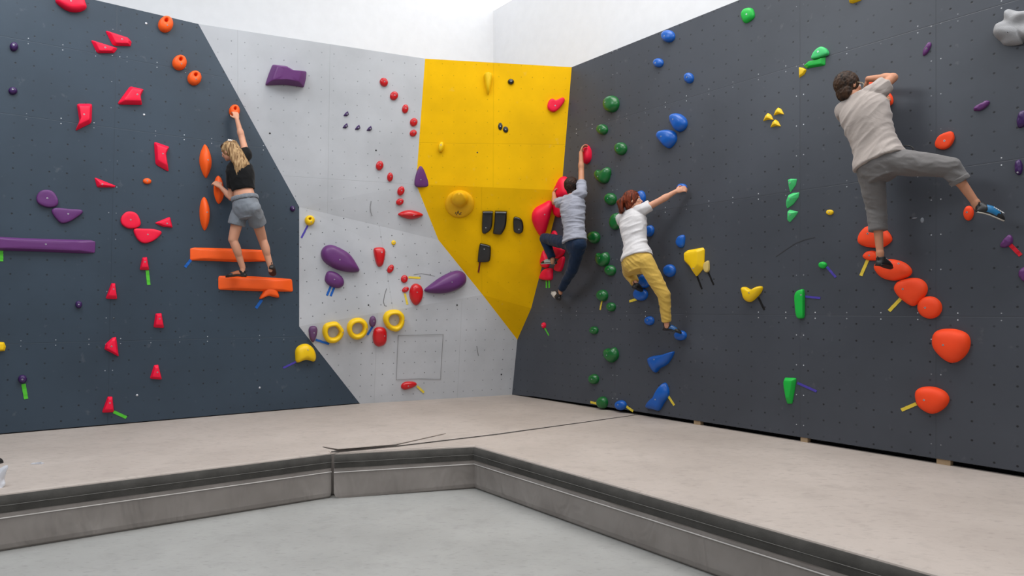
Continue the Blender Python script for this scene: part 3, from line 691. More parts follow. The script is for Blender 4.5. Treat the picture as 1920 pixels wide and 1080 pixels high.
HAT = H('big matt yellow dome hold with a round brim and a small black logo', 'Z', 'hat', 'hat', ('e', 861.5, 384, 27.5, 26), 1.25, (.0, 1.0), None)
H('small black round hold near the top of the yellow wall', 'Y', 'dome', 'black', ('e', 958, 153, 6, 5.5), 1.0, group=gk)
H('small black chip hold, left one of the touching pair', 'Y', 'disc', 'black', ('e', 938, 237, 4.2, 7, 0), .7, group=gk)
H('small black chip hold, right one of the touching pair', 'Y', 'disc', 'black', ('e', 948, 243, 5, 6, -15), .7, group=gk)
H('glossy black slab hold, left one of the close pair', 'Z', 'disc', 'black', [(904.5, 399), (907, 396), (923, 396), (924, 400), (922, 426), (914, 436), (907, 438), (903.5, 432)], .6, (0, 0), (911, 427), group=gk)
H('glossy black slab hold, right one of the close pair and the tallest', 'Z', 'disc', 'black', [(928, 397), (930, 395.5), (949, 396), (950.5, 398), (949, 422), (942, 437), (936, 440), (925, 438), (924.5, 434), (927, 415)], .7, (0, .2), None, group=gk)
H('glossy black half round slab hold, apart on the right', 'Z', 'disc', 'black', [(963, 408.5), (972, 407.5), (979, 413), (981.5, 424), (980, 434), (974, 438), (966, 436), (962.5, 430)], .6, (0, 0), (973, 430), group=gk)
H('glossy black lower slab hold with a maroon tape below it', 'Z', 'disc', 'black', [(899, 459), (905, 457), (917, 460), (920.5, 465), (919, 487), (912, 491), (898, 491), (895.5, 487)], .6, (0, .3), (908, 467), group=gk)
H('hot pink mitten shaped hold at the upper right of the yellow wall', 'Y', 'disc', 'pink', [(1030, 188), (1036, 185), (1042, 188), (1055, 183), (1058.5, 190), (1047, 205), (1037, 210), (1028, 205), (1026.5, 197)], .7, (0, 0), (1041, 198))

# hot pink holds climbing out of the corner
gc = 'hot pink holds in the corner beside the yellow wall'
H('hot pink pill hold gripped by the raised hand of the climber in jeans', 'R', 'dome', 'pink', [(1094, 273), (1101, 272.5), (1106, 282), (1106, 296), (1101, 305), (1094, 304)], 1.1, (0, 0), None, group=gc)
H('hot pink tall slab hold hugged by the left arm of the climber in jeans', 'R', 'dome', 'pink', [(1053, 331), (1061, 334), (1066, 350), (1066, 368), (1054, 375), (1042, 374), (1039, 362), (1045, 346)], .9, (0, 0), None, group=gc)
H('big hot pink bulging hold folded round the edge of the yellow wall', 'Z', 'dome', 'pink', [(1030, 377), (1018, 383), (1004, 391), (998, 402), (998, 415), (1004, 430), (1013, 443), (1022, 439), (1029, 418), (1034, 398), (1036, 382)], .85, (.1, 0), (1021, 402), group=gc)
H('hot pink hold half hidden under the left arm of the climber in jeans', 'R', 'dome', 'pink', [(1038, 380), (1052, 384), (1056, 396), (1048, 407), (1040, 404), (1037, 393)], .8, (0, 0), None, group=gc)
H('small hot pink tip of a hold above the bent knee in jeans', 'R', 'dome', 'pink', [(1034, 438), (1038, 432), (1043, 436), (1044, 446), (1035, 446)], .8, (0, 0), None, group=gc)
H('large hot pink hold behind the bent shin in jeans', 'R', 'dome', 'pink', [(1034, 459), (1046, 460), (1056, 465), (1056, 474), (1047, 484), (1037, 482), (1033, 470)], .8, (0, 0), None, group=gc)
H('hot pink hold left of the bent shin in jeans', 'R', 'dome', 'pink', [(1019, 468), (1024, 478), (1029, 492), (1026, 501), (1015, 500), (1013, 488)], .7, (0, 0), None, group=gc)
H('hot pink flat hold right of the grey climbing shoe', 'R', 'disc', 'pink', [(1055, 481), (1058, 487), (1053, 505), (1048, 509), (1040, 505), (1045, 492)], .6, (0, 0), None, group=gc)
H('hot pink hold just under the grey climbing shoe, with green tapes', 'R', 'dome', 'pink', [(1012, 518), (1020, 505), (1033, 503), (1034.5, 513), (1033, 524), (1022, 525.5), (1012, 523)], .8, (0, 0), None, group=gc)
H('tiny pink bead hold low beside the yellow tip, with a green tape', 'R', 'dome', 'pink', ('e', 1019, 610, 3.5, 5.5), 1.0, group=gc)

gg = 'bottle green holds in a column on the charcoal wall'
for nm, o_, hf, pk, dn, bo in (
        ('large bottle green egg hold, topmost of the green column', ('e', 1145, 194.5, 13.5, 16, 15), .8, (-.2, .1), None, (1135, 192)),
        ('small bottle green hold just below the topmost large egg', ('e', 1128.5, 242.5, 9.5, 10), .9, (-.2, .1), None, (1125, 243)),
        ('bottle green round hold with a chalky top, right of the pink pill', ('e', 1163, 278.5, 10.5, 12, 10), .9, (-.2, .2), None, (1158, 278)),
        ('large bottle green heart shaped hold with a dip on top, below the chalky one', [(1114, 326), (1119, 318), (1128, 320), (1137, 313), (1143, 318), (1142, 330), (1137, 341), (1128, 344), (1119, 338)], .8, (-.1, 0), (.0, 1.0, .45, .28), (1121, 331)),
        ('bottle green ball hold left of the red haired climber', ('e', 1144, 373, 10, 11.5), .95, (-.2, .2), None, (1140, 372)),
        ('bottle green hold peeking out behind the left shoulder in white', ('e', 1153, 415, 10, 16, 10), .8, (-.1, 0), None, None),
        ('bottle green ball hold at the belt line of the climber in jeans', ('e', 1112.5, 445, 10.5, 11.5), .95, (-.2, .2), None, None),
        ('bottle green notched apple shaped hold above a smaller ball', [(1117, 483), (1120, 474), (1127, 477), (1136, 472.5), (1141, 483), (1138, 495), (1128, 500), (1119, 494)], .9, (-.1, .1), (.1, 1.0, .4, .3), (1125, 484)),
        ('small bottle green ball hold tucked under the apple shaped one', ('e', 1143.5, 507, 9.5, 10), .95, (-.2, .2), None, (1141, 505)),
        ('bottle green hold with a yellow tape hanging straight down', ('e', 1128.5, 554, 9.5, 11), .95, (-.2, .2), None, (1126, 551)),
        ('small bottle green ball hold right of the taped one', ('e', 1145, 575.5, 8, 8.5), .95, (-.1, .2), None, (1143, 574)),
        ('smallest bottle green ball hold, right of the tiny pink bead', ('e', 1113, 619.5, 7.5, 7.5), .95, (-.1, .2), None, (1111, 620)),
        ('bottle green two humped hold low in the column', [(1132, 658), (1138, 653), (1144, 655), (1151, 651), (1157, 660), (1157, 670), (1149, 679), (1142, 679), (1134, 671)], .9, (-.1, 0), (.1, 1.0, .4, .3), (1138, 666)),
        ('bottle green round hold, last but one at the bottom', ('e', 1112.5, 711, 8.8, 9.5), .95, (-.2, .2), None, (1110, 711)),
        ('bottle green ball hold at the foot of the wall, yellow tape on its left', ('e', 1128.5, 755, 9.3, 11.5), .95, (-.1, .1), None, None)):
    H(nm, 'R', 'dome', 'green', o_, hf, pk, bo, group=gg, dent=dn)
gb = 'blue holds on the charcoal wall'
for nm, o_, hf, pk, bo in (
        ('blue rounded hold touching the top edge of the charcoal wall', ('e', 1252, 67.5, 12, 11.5, -20), .85, (-.3, .1), (1246, 68)),
        ('small blue bean hold left below the topmost blue hold', ('e', 1234, 117.5, 9, 8.5, -30), .85, (-.3, .1), (1229, 118)),
        ('small blue ball hold right below the topmost blue hold', ('e', 1291, 146, 8.5, 10), .9, (-.2, .2), (1288, 145)),
        ('large blue cut-off cone hold, upper right of the close pair', [(1256, 220), (1262, 213), (1273, 213), (1284, 222), (1286, 234), (1279, 244), (1269, 246), (1260, 235)], .9, (-.45, .4), (1262, 224)),
        ('large blue cut-off cone hold, lower left of the close pair', [(1232, 256), (1237, 246), (1252, 243), (1264, 248), (1266, 262), (1257, 275), (1249, 277), (1238, 266)], .9, (-.5, .4), (1240, 256)),
        ('blue narrow hold in front of the face of the red haired climber', ('e', 1201, 370, 8, 13, 0), .8, (-.2, .1), None),
        ('small blue hold gripped by the outstretched hand', ('e', 1278, 351, 9, 7), .9, (0, 0), None),
        ('blue hold peeking out right of the white shirt', ('e', 1217, 433, 8, 11, 15), .8, (-.1, .1), None),
        ('blue half moon hold left above the yellow block', [(1268, 450), (1273, 442), (1282, 441), (1283, 452), (1280, 463), (1273, 464), (1268, 458)], .8, (-.2, .1), None),
        ('blue drop shaped hold right of the yellow thigh', ('e', 1254.5, 507.5, 11, 12, 0), .8, (-.2, .1), None),
        ('blue hold behind the yellow trousers above the black shoe', ('e', 1207, 527, 11, 13, 0), .8, (-.2, .1), None),
        ('blue foot hold under the black shoe of the bent leg, with a short yellow tape', ('e', 1200, 552, 13, 12, 0), .8, (-.1, .1), None),
        ('small blue ball hold between the two feet of the red haired climber', ('e', 1217, 601.5, 8.5, 8.5), .85, (-.2, .2), (1214, 600)),
        ('blue foot hold under the toe of the stretched leg', ('e', 1275, 629, 11, 9.5, 0), .9, (-.1, .1), None),
        ('large blue wing shaped hold below the stretched leg', [(1213, 674), (1222, 668), (1240, 665), (1258, 659.5), (1262, 661), (1256, 674), (1248, 684), (1236, 691), (1227, 699), (1218, 689)], .7, (-.1, .1), (1227, 674)),
        ('large blue boot shaped hold low on the charcoal wall', [(1239, 722), (1246, 718), (1252, 731), (1251, 744), (1243, 756), (1234, 770), (1222, 768), (1210, 765), (1213, 757), (1225, 748), (1231, 736)], .7, (-.1, .1), (1229, 749)),
        ('blue ball hold at the foot of the wall with a short yellow tape', ('e', 1163, 760, 10, 9.5, 0), .95, (-.2, .2), (1159, 759))):
    H(nm, 'R', 'dome', 'blue', o_, hf, pk, bo, group=gb)
gy = 'yellow holds on the charcoal wall'
H('large yellow axe shaped block hold with a black tape below', 'R', 'wedge', 'yellow', [(1281, 474), (1288, 469), (1316, 464), (1319, 468), (1318, 502), (1304, 519), (1295, 503), (1282, 490)], .6, (-.05, .1), (1300, 503), group=gy)
H('small cream yellow chip hold beside the large yellow block', 'R', 'disc', 'cream', [(1320, 495), (1325, 490), (1329, 490), (1329.5, 506), (1325, 511), (1320, 506)], .7, (0, 0), None, group=gy)
H('yellow moustache shaped hold with a black tape slanting down', 'R', 'dome', 'yellow', [(1389, 540), (1397, 538), (1408, 543), (1420, 537), (1428, 538), (1426, 547), (1417, 558), (1406, 566), (1396, 563), (1391, 552)], .8, (-.05, 0), (1405, 549), group=gy, dent=(0, 1.2, .5, .4))
gt = 'three small yellow triangles in a clover'
for nm, cx, cy in (('small yellow triangle hold, left one of the clover of three', 1440, 220), ('small yellow triangle hold, upper right one of the clover', 1459.5, 209.5), ('small yellow triangle hold, lowest one of the clover', 1453.5, 232)):
    H(nm, 'R', 'pyr', 'yellow', [(cx-10, cy+7), (cx-6, cy-3), (cx-1, cy-8.5), (cx+5, cy-5), (cx+10, cy+5), (cx, cy+4)], .8, (0, .0), None, group=gt)
H('small yellow quarter moon hold at the left end of the green pair', 'R', 'wedge', 'yellow', [(1497.5, 126), (1506, 127), (1512, 131), (1508, 139), (1498, 146)], .6, (-.1, 0), None, group=gy)
H('tiny yellow lozenge hold below the green trio', 'R', 'dome', 'yellow', ('e', 1555.5, 398, 7, 5), .8, group=gy)
H('yellow block hold cut off by the top edge above the green pair', 'R', 'wedge', 'yellow', [(1588, -16), (1618, -20), (1614, 0), (1598, 6), (1592, 5)], .7, (0, .1), None, group=gy)
gl = 'bright green holds on the charcoal wall'
H('bright green rounded hold highest and nearest the top edge of the wall', 'R', 'dome', 'lime', [(1389, 30), (1392, 19), (1402, 14), (1411, 17), (1413.5, 30), (1406, 39), (1395, 42.5)], .7, (-.1, .1), (1400, 27), group=gl)
H('mint green shell hold, upper one of the green pair', 'R', 'disc', 'mint', [(1522, 110), (1528, 97), (1540, 88), (1550, 92), (1553, 101), (1544, 106), (1532, 110)], .9, (0, .1), (1534, 97), group=gl)
H('bright green ledge hold, lower one of the green pair', 'R', 'wedge', 'lime', [(1506, 123), (1516, 114), (1534, 111), (1547, 106), (1546, 122), (1530, 125), (1512, 128)], .6, (.2, 0), None, group=gl)
H('mint green wedge hold, top one of the stacked trio', 'R', 'pyr', 'mint', [(1476.5, 337), (1482, 335), (1493.5, 335.5), (1491, 347), (1481, 361), (1478, 350)], .7, (-.2, .3), (1481, 343), group=gl)
H('mint green wedge hold, middle one of the stacked trio', 'R', 'pyr', 'mint', [(1473, 377), (1478, 365), (1486, 361.5), (1498, 360.5), (1496, 370), (1486, 383), (1475, 391), (1473, 386)], .7, (-.2, .1), (1481, 372), group=gl)
H('mint green wedge hold, bottom one of the stacked trio', 'R', 'pyr', 'mint', [(1476, 396), (1480, 393), (1496, 397), (1490, 406), (1480, 417), (1475, 412)], .7, (-.2, .2), (1481, 402), group=gl)
H('small bright green knob hold with a violet tape to its lower right', 'R', 'dome', 'lime', ('e', 1542, 497, 7.5, 6.5), 1.0, (-.2, .2), None, group=gl)
H('bright green tall carrot hold with a violet tape to its right', 'R', 'disc', 'lime', [(1491, 556), (1494, 547), (1501, 543), (1507, 545), (1507.5, 570), (1507, 593), (1503, 597), (1495, 595), (1492, 575)], .6, (-.1, .1), (1502, 553), group=gl)
H('bright green coffin shaped hold low on the charcoal wall', 'R', 'wedge', 'lime', [(1471, 708), (1492, 709), (1489, 730), (1484, 757), (1475, 757), (1470, 728), (1469, 715)], .6, (-.1, .3), None, group=gl)
gO = 'red orange holds on the right wall'
HANDR = H('red orange hold gripped in front of the face of the climber in grey', 'R', 'dome', 'redorange', [(1622, 156), (1630, 152), (1641, 153), (1643, 160), (1634, 164), (1624, 164)], 1.0, (0, 0), None, group=gO)
H('red orange hold peeking out under the right sleeve of the climber in grey', 'R', 'dome', 'redorange', [(1654, 182), (1664, 173), (1671, 178), (1674, 188), (1671, 196), (1660, 199), (1653, 193)], .8, (0, 0), (1664, 186), group=gO)
H('red orange slanted disc hold above the stretched thigh', 'R', 'disc', 'redorange', [(1754, 268), (1760, 256), (1772, 249.5), (1785, 247), (1788.5, 260), (1781, 274), (1769, 280), (1756, 277)], .6, (-.1, .05), (1771, 264), group=gO)
H('small red orange oval hold left of the blue climbing shoe', 'R', 'dome', 'redorange', ('e', 1815.5, 399.5, 9.5, 14, 5), .8, (-.1, .1), (1813, 398), group=gO)
H('large red orange three cornered hold behind the bare shin', 'R', 'dome', 'redorange', [(1607, 448), (1612, 435), (1625, 424), (1648, 424), (1662, 432), (1671, 447), (1665, 457), (1650, 464), (1625, 463), (1610, 457)], .6, (0, 0), (1627, 438), group=gO)
H('small red orange pebble hold left of the standing foot, with a yellow tape', 'R', 'dome', 'redorange', [(1617, 480), (1624, 472), (1637, 470), (1646, 476), (1646, 486), (1634, 488.5), (1622, 486)], .7, (0, 0), (1630, 479), group=gO)
FOOTH = H('large red orange oval hold under the standing foot', 'R', 'dome', 'redorange', [(1638, 504), (1641, 493), (1655, 488), (1672, 486), (1694, 492), (1707, 504), (1706, 515), (1692, 523), (1672, 526), (1651, 520)], .65, (0, 0), (1684, 494), group=gO)
H('large red orange rounded triangle hold below the oval one', 'R', 'dome', 'redorange', [(1675, 540), (1682, 528), (1700, 522), (1722, 522), (1735, 532), (1737, 546), (1728, 561), (1714, 573), (1704, 572), (1690, 562), (1680, 552)], .65, (0, 0), (1693, 542), group=gO)
H('red orange round ball hold touching the rounded triangle', 'R', 'dome', 'redorange', ('e', 1742, 576.5, 23, 21, 10), .7, (0, .1), (1735, 577), group=gO)
H('biggest red orange shield shaped hold on the right wall', 'R', 'dome', 'redorange', [(1746, 640), (1750, 625), (1763, 617.5), (1788, 617), (1810, 625), (1817.5, 640), (1813, 660), (1798, 676), (1781, 680.5), (1764, 671), (1750, 655)], .7, (-.05, .1), (1769, 647), group=gO)
H('lowest red orange rounded hold with a yellow tape on its left', 'R', 'dome', 'redorange', [(1714.5, 742), (1719, 730), (1735, 725), (1755, 727), (1772, 736), (1778, 750), (1770, 765), (1752, 775.5), (1737, 774), (1720, 761)], .7, (-.05, .1), (1733, 750), group=gO)
gv = 'plum purple holds at the right edge'
for nm, o_, bo in (('slim plum purple crimp hold high on the right wall', [(1730, 104), (1732, 92), (1741, 79), (1746, 83), (1741, 95), (1736, 102)], (1737, 91)),
        ('plum purple worm shaped crimp hold above the blue shoe', [(1825, 207), (1827, 200), (1840, 193), (1850, 188), (1855, 192), (1849, 200), (1838, 207), (1829, 208)], None),
        ('plum purple upright hold cut by the right edge, upper one', [(1906, 226), (1909, 213), (1917, 207), (1926, 208), (1926, 228), (1918, 237), (1909, 239)], None),
        ('plum purple upright hold near the right edge, lower one', [(1902, 316), (1904, 303), (1911, 299), (1917, 310), (1915, 324), (1909, 328), (1904, 324)], (1908, 323)),
        ('chalky plum purple pebble hold with a red tape', [(1875, 460), (1881, 449), (1892, 440), (1898, 446), (1897, 456), (1888, 463), (1879, 464)], None),
        ('plum purple block hold cut by the right edge below the red tape', [(1909, 512), (1915, 503), (1928, 500), (1932, 520), (1922, 528), (1912, 522)], None)):
    H(nm, 'R', 'dome', 'dpurple' if 'upright' in nm else 'purple', o_, .8, (0, .1), bo, group=gv, rough=.15)
H('large pale grey stone textured hold cut by the right edge near the top', 'R', 'dome', 'grey', [(1864, 62), (1867, 48), (1880, 36), (1884, 20), (1893, 16), (1915, 21), (1945, 24), (1960, 50), (1940, 72), (1920, 72), (1913, 81), (1885, 84), (1871, 76)], .75, (0, 0), (1890, 61), rough=.30, dent=(.15, .1, .35, .35))

# black logo on the brim of the dome hold
bvh = BVHTree.FromPolygons([v.co for v in HAT.data.vertices], [p.vertices for p in HAT.data.polygons])
mi = HAT.matrix_basis.inverted(); mb = MB()
def onhat(px, py):
    o_ = mi @ CAMP; d_ = (mi.to_3x3() @ ray(px, py)).normalized(); h_, n_, _, _ = bvh.ray_cast(o_, d_); return h_, (n_ if n_.z > 0 else -n_)
for (x0, y0, x1, y1, r_) in ((853.5, 401, 855, 398, .004), (856.2, 402.5, 859, 395.5, .0045), (859, 395.5, 859.6, 400.5, .0045), (861, 401.5, 864.5, 398.5, .005), (861, 402, 864.5, 402, .003)):
    (a, na), (b, nb) = onhat(x0, y0), onhat(x1, y1)
    mb.capsule(a+na*.0005, b+nb*.0005, r_, r_, n=8)
link('logo', mb.mesh('logo'), m_hole, HAT)

# ---------------------------------------------------------------- tape strips
T = tape
T('green tape scrap under the long purple bar at the left edge', 'L', 'green', 2, 470, 2, 490, .036)
T('green tape strip hanging from the small tapered pink hold', 'L', 'green', 276, 507, 279, 534, .034)
T('green tape strip slanting off the lowest pink hold', 'L', 'green', 213, 772, 237, 783, .032)
T('green tape strip below the small purple ball', 'L', 'green', 44, 720, 49, 748, .036)
T('blue tape strip at the left end of the upper orange slat', 'L', 'blue', 358, 487, 347, 501, .03)
T('blue tape strip below the orange arched hold', 'L', 'blue', 491, 562, 480, 578, .035)
T('violet tape strip left of the yellow undercut hold', 'L', 'violet', 556, 678, 531, 690, .03)
T('violet tape strip below the yellow ball with a pocket', 'B', 'violet', 577, 423, 565, 446, .028)
T('blue tape strip, left one under the purple pebble', 'B', 'blue', 620, 537, 613, 554, .028)
T('blue tape strip, right one under the purple pebble', 'B', 'blue', 627, 538, 620, 555, .028)
T('yellow tape strip lying right of the small red round hold', 'B', 'yellow', 766, 520, 788, 521, .028)
T('yellow tape strip hanging under the red bean hold', 'B', 'yellow', 759, 550, 764, 571, .028)
T('blue tape strip running right from the mauve egg', 'C', 'blue', 592, 637, 617, 645, .028)
T('blue tape strip below the small mauve egg between the rings', 'C', 'blue', 699, 612, 689, 628, .026)
T('yellow tape strip right of the low red bullet hold', 'C', 'yellow', 782, 724, 795, 736, .03)
T('maroon tape strip below the lower black slab', 'Z', 'maroon', 900, 491, 897, 511, .028)
T('green tape strip, left one under the corner pink hold', 'R', 'green', 1024.5, 526, 1024.5, 540, .03)
T('green tape strip, right one under the corner pink hold', 'R', 'green', 1029.5, 525, 1029.5, 540, .03)
T('green tape strip below the tiny pink bead', 'R', 'green', 1021, 615, 1029, 629, .02)
T('yellow tape strip hanging from a bottle green hold', 'R', 'yellow', 1129, 562, 1125, 581, .025)
T('yellow tape strip left of the lowest bottle green ball', 'R', 'yellow', 1107, 754, 1120, 757, .03)
T('short yellow tape strip left of the blue foot hold', 'R', 'yellow', 1180, 565, 1194, 561, .03)
T('yellow tape strip right of the blue boot shaped hold', 'R', 'yellow', 1253, 743, 1264, 760, .028)
T('yellow tape strip right of the blue ball at the foot of the wall', 'R', 'yellow', 1174, 762, 1187, 771, .03)
T('black tape strip below the large yellow block', 'R', 'black', 1307, 518, 1316, 542, .026)
T('black tape strip below the cream yellow chip', 'R', 'black', 1328, 511, 1338, 534, .024)
T('black tape strip below the moustache shaped hold', 'R', 'black', 1422, 558, 1433, 581, .026)
T('violet tape strip by the small bright green knob', 'R', 'violet', 1550, 500, 1567, 520, .026)
T('violet tape strip right of the green carrot hold', 'R', 'violet', 1510, 556, 1538, 559, .026)
T('violet tape strip right of the green coffin shaped hold', 'R', 'violet', 1495, 718, 1531, 734, .028)
T('yellow tape strip below the red orange pebble hold', 'R', 'yellow', 1627, 487, 1614, 517, .028)
T('yellow tape strip below the rounded red orange triangle', 'R', 'yellow', 1689, 560, 1667, 583, .028)
T('yellow tape strip left of the lowest red orange hold', 'R', 'yellow', 1718, 757, 1690, 769, .028)
T('red tape strip below the chalky plum pebble', 'R', 'red', 1894, 459, 1914, 479, .028)

# ---------------------------------------------------------------- drawn lines, rubber scuffs and chalk on the panels
def mark(name, label, wall, pts, wd, mat, cat='mark'):
    pl = PL[wall]; L_ = [pl.hit(x, y, .010 if wall == 'C' else .001) for x, y in pts]; mb = MB()
    for a, b in zip(L_, L_[1:]):
        d_ = (b-a)/2; mb.box((a+b)/2, d_*1.02, pl.n.cross(d_).normalized()*(wd/2), pl.n*.0014)
    return tag(link(name, mb.mesh(name), mat), label, cat)
m_pen = simple('pencil_grey', rgb(128, 127, 127), .8); m_rub = simple('rubber_scuff', rgb(120, 120, 122), .8); m_rubd = simple('dark_scuff', rgb(54, 54, 58), .8); m_chk = simple('chalk_patch', rgb(128, 134, 142), .9)
mark('pencil_outline', 'faint pencil drawn rectangle on the lower light grey panel', 'C', [(747, 629), (790, 628), (831, 627), (829, 660), (826, 711), (785, 710), (743, 712), (745, 670), (747, 629)], .0045, m_pen)
mark('rubber_scuff', 'curved dark scuff line left of the large red egg hold', 'B', [(725, 541), (721, 553), (719, 566), (721, 573), (725, 574)], .010, m_rub)
mark('rubber_scuff', 'faint upright scuff line below the curved red line of holds', 'A', [(696, 377), (694, 388), (695, 397), (698, 405)], .007, m_rub)
mark('rubber_scuff', 'faint level scuff line above the left pointing purple teardrop', 'B', [(776, 515), (790, 513), (803, 515), (815, 518)], .007, m_rub)
mark('rubber_scuff', 'short upright scuff on the light grey panel right of the pencil rectangle', 'C', [(894, 649), (895, 657), (897, 667)], .010, m_rub)
mark('rubber_scuff', 'long dark scuff slanting up on the charcoal wall below the tiny yellow lozenge', 'R', [(1455, 481), (1475, 467), (1492, 456), (1510, 449), (1528, 445)], .007, m_rubd)
def dab(name, label, cat, wall, x, y, rx, ry, th, mat, group=None):
    pl = PL[wall]; mb = MB(); mb.ellip(pl.hit(x, y, .009 if wall in 'CZ' else .001), pl.u, pl.v, pl.n, rx, ry, th, n=14, m=6)
    return tag(link(name, mb.mesh(name), mat, smooth=180), label, cat, group)
dab('chalk_patch', 'small pale chalk patch left of the blue climbing shoe', 'mark', 'R', 1729, 413, .014, .022, .0015, m_chk)
dab('chalk_patch', 'faint chalk dash just left of the other chalk patch', 'mark', 'R', 1715, 409, .020, .005, .0015, m_chk)
for lb, wl, x, y in (('bright steel stud between the topmost orange hold and the slanted pink pair', 'L', 274, 44), ('bright steel stud right below the notched pink triangle', 'L', 270, 215),
        ('bright steel stud on the low slate blue wall left of the light grey edge', 'L', 487, 727), ('bright steel stud low on the left wall, right of the lowest pink holds', 'L', 257, 741)):
    dab('steel_stud', lb, 'stud', wl, x, y, .013, .013, .006, m_bolt, 'lone steel studs on the slate blue wall')
for lb, wl, x, y in (('dark empty bolt hole left of the small purple crimps', 'A', 506, 250), ('dark empty bolt hole above the lower red curve', 'A', 705, 282), ('dark empty bolt hole on the lit light grey panel above the red tooth', 'B', 693, 434),
        ('dark empty bolt hole left of the curved dark scuff', 'B', 691, 572), ('dark empty bolt hole near the tip of the right purple teardrop, below the crease', 'C', 857, 572),
        ('dark empty bolt hole at the bottom right of the light grey wall', 'C', 940, 702), ('dark bolt hole in the middle of the yellow wall', 'Y', 895, 286), ('dark bolt hole near the right edge of the yellow wall', 'Y', 1037, 304)):
    dab('bolt_hole', lb, 'bolt hole', wl, x, y, .011, .011, .002, m_hole, 'larger bolt holes')
# ---------------------------------------------------------------- people
def finish(name, mb, mat, parent=None, voxel=.006, smooth_it=4, folds=None, mats=None):
    """fuse the overlapping closed shapes into one continuous skin, then add cloth folds"""
    me = mb.mesh('tmp'); o = bpy.data.objects.new('tmp', me); COL.objects.link(o)
    r = o.modifiers.new('r', 'REMESH'); r.mode = 'VOXEL'; r.voxel_size = voxel; r.use_smooth_shade = True
    if smooth_it:
        s = o.modifiers.new('s', 'SMOOTH'); s.factor = .5; s.iterations = smooth_it
    dg = bpy.context.evaluated_depsgraph_get(); dg.update()
    out = bpy.data.meshes.new_from_object(o.evaluated_get(dg)); bpy.data.objects.remove(o); out.name = name
    if folds:
        amp, M3, sd = folds
        nrm = [v.normal.copy() for v in out.vertices]
        for v, nn in zip(out.vertices, nrm):
            q = M3 @ v.co + Vector((sd, 0, 0))
            a = 1-abs(noise.noise(q)*2.0); b_ = noise.noise(q*2.3+Vector((7, 0, 0)))
            v.co += nn*(amp*(max(-1, a)-.12) + amp*.35*b_)
    for p in out.polygons: p.use_smooth = True
    o = link(name, out, mat, parent)
    return o
def piece(name, mb, mat, parent, angle=180): return link(name, mb.mesh(name), mat, parent, smooth=angle)

def tsec(J, t, rx, ry, grow=0.0):
    Pc = (J['hl']+J['hr'])/2; Sc = (J['sl']+J['sr'])/2
    Rh = (J['hr']-J['hl']).normalized(); Rs = (J['sr']-J['sl']).normalized()
    S = (Sc-Pc); tt = min(1, max(0, t)); R = Rh.lerp(Rs, tt).normalized(); F = S.normalized().cross(R).normalized(); R = F.cross(S.normalized()).normalized()
    bend = J.get('bend', Vector((0, 0, 0)))*math.sin(math.pi*tt)
    c = Pc + S*t + bend
    n = 28; out = []
    for k in range(n):
        a = 2*math.pi*k/n; ca, sa = math.cos(a), math.sin(a)
        e = .85
        out.append(c + R*((rx+grow)*math.copysign(abs(ca)**e, ca)) + F*((ry+grow)*math.copysign(abs(sa)**e, sa)))
    return out
MALE = [(-.17, .10, .08), (-.08, .155, .105), (.04, .165, .115), (.22, .15, .10), (.42, .142, .095), (.62, .16, .108), (.80, .172, .112), (.93, .160, .095), (1.02, .115, .075), (1.09, .062, .058)]
FEM = [(-.17, .10, .085), (-.08, .16, .112), (.05, .168, .12), (.24, .142, .10), (.42, .122, .085), (.62, .138, .10), (.80, .152, .105), (.93, .142, .085), (1.02, .10, .068), (1.09, .052, .052)]
def torso(mb, J, prof, t0, t1, grow=0.0, s=1.0, bottom_extra=0.0):
    R = []
    ts = [p for p in prof]
    def at(t):
        for a, b in zip(ts, ts[1:]):
            if a[0] <= t <= b[0]:
                f = (t-a[0])/(b[0]-a[0]); return (a[1]+(b[1]-a[1])*f, a[2]+(b[2]-a[2])*f)
        return ts[-1][1:] if t > ts[-1][0] else ts[0][1:]
    k = 16
    for i in range(k+1):
        t = t0 + (t1-t0)*i/k; rx, ry = at(t)
        g = grow + (bottom_extra*(1-i/4) if i < 4 else 0)
        R.append(tsec(J, t, rx*s, ry*s, g))
    mb.loft(R)
def hand(mb, wrist, d, curl, side, s=1.0, spread=1.0, bendk=.8):
    """palm, four separate fingers of different length bent at two knuckles, and a thumb from the palm's side"""
    d = d.normalized(); curl = (curl - d*curl.dot(d)).normalized(); w_ = d.cross(curl).normalized()*side
    pk = wrist + d*.082*s
    mb.loft([[wrist + d*(.082*s*t) + w_*(hw*s*math.cos(a)) + curl*(ht*s*math.sin(a)) for a in (2*math.pi*k/16 for k in range(16))]
             for t, hw, ht in ((-.1, .024, .021), (.15, .028, .020), (.45, .037, .018), (.8, .041, .016), (1.0, .040, .013), (1.06, .034, .009))])
    for i, (ln, off) in enumerate(((.92, -.031), (1.05, -.0105), (1.0, .0105), (.8, .031))):
        b = pk + w_*(off*s*spread) - d*.004
        d1 = (d*1.0 + curl*bendk*.8 + w_*off*4*spread*.3).normalized(); p1 = b + d1*(.040*s*ln)
        d2 = (d*.35 + curl*bendk*1.2).normalized(); p2 = p1 + d2*(.026*s*ln)
        d3 = (d*-.05 + curl*bendk).normalized(); p3 = p2 + d3*(.019*s*ln)
        mb.capsule(b, p1, .0092*s, .0085*s, n=10); mb.capsule(p1, p2, .0086*s, .0078*s, n=10); mb.capsule(p2, p3, .0078*s, .0068*s, n=10)
    tb = wrist + d*.024*s - w_*.030*s
    t1_ = tb + (d*.6 - w_*.75 + curl*.35).normalized()*.038*s; t2_ = t1_ + (d*.85 - w_*.15 + curl*.5).normalized()*.030*s
    mb.capsule(tb, t1_, .0125*s, .0105*s, n=10); mb.capsule(t1_, t2_, .0105*s, .0085*s, n=10)
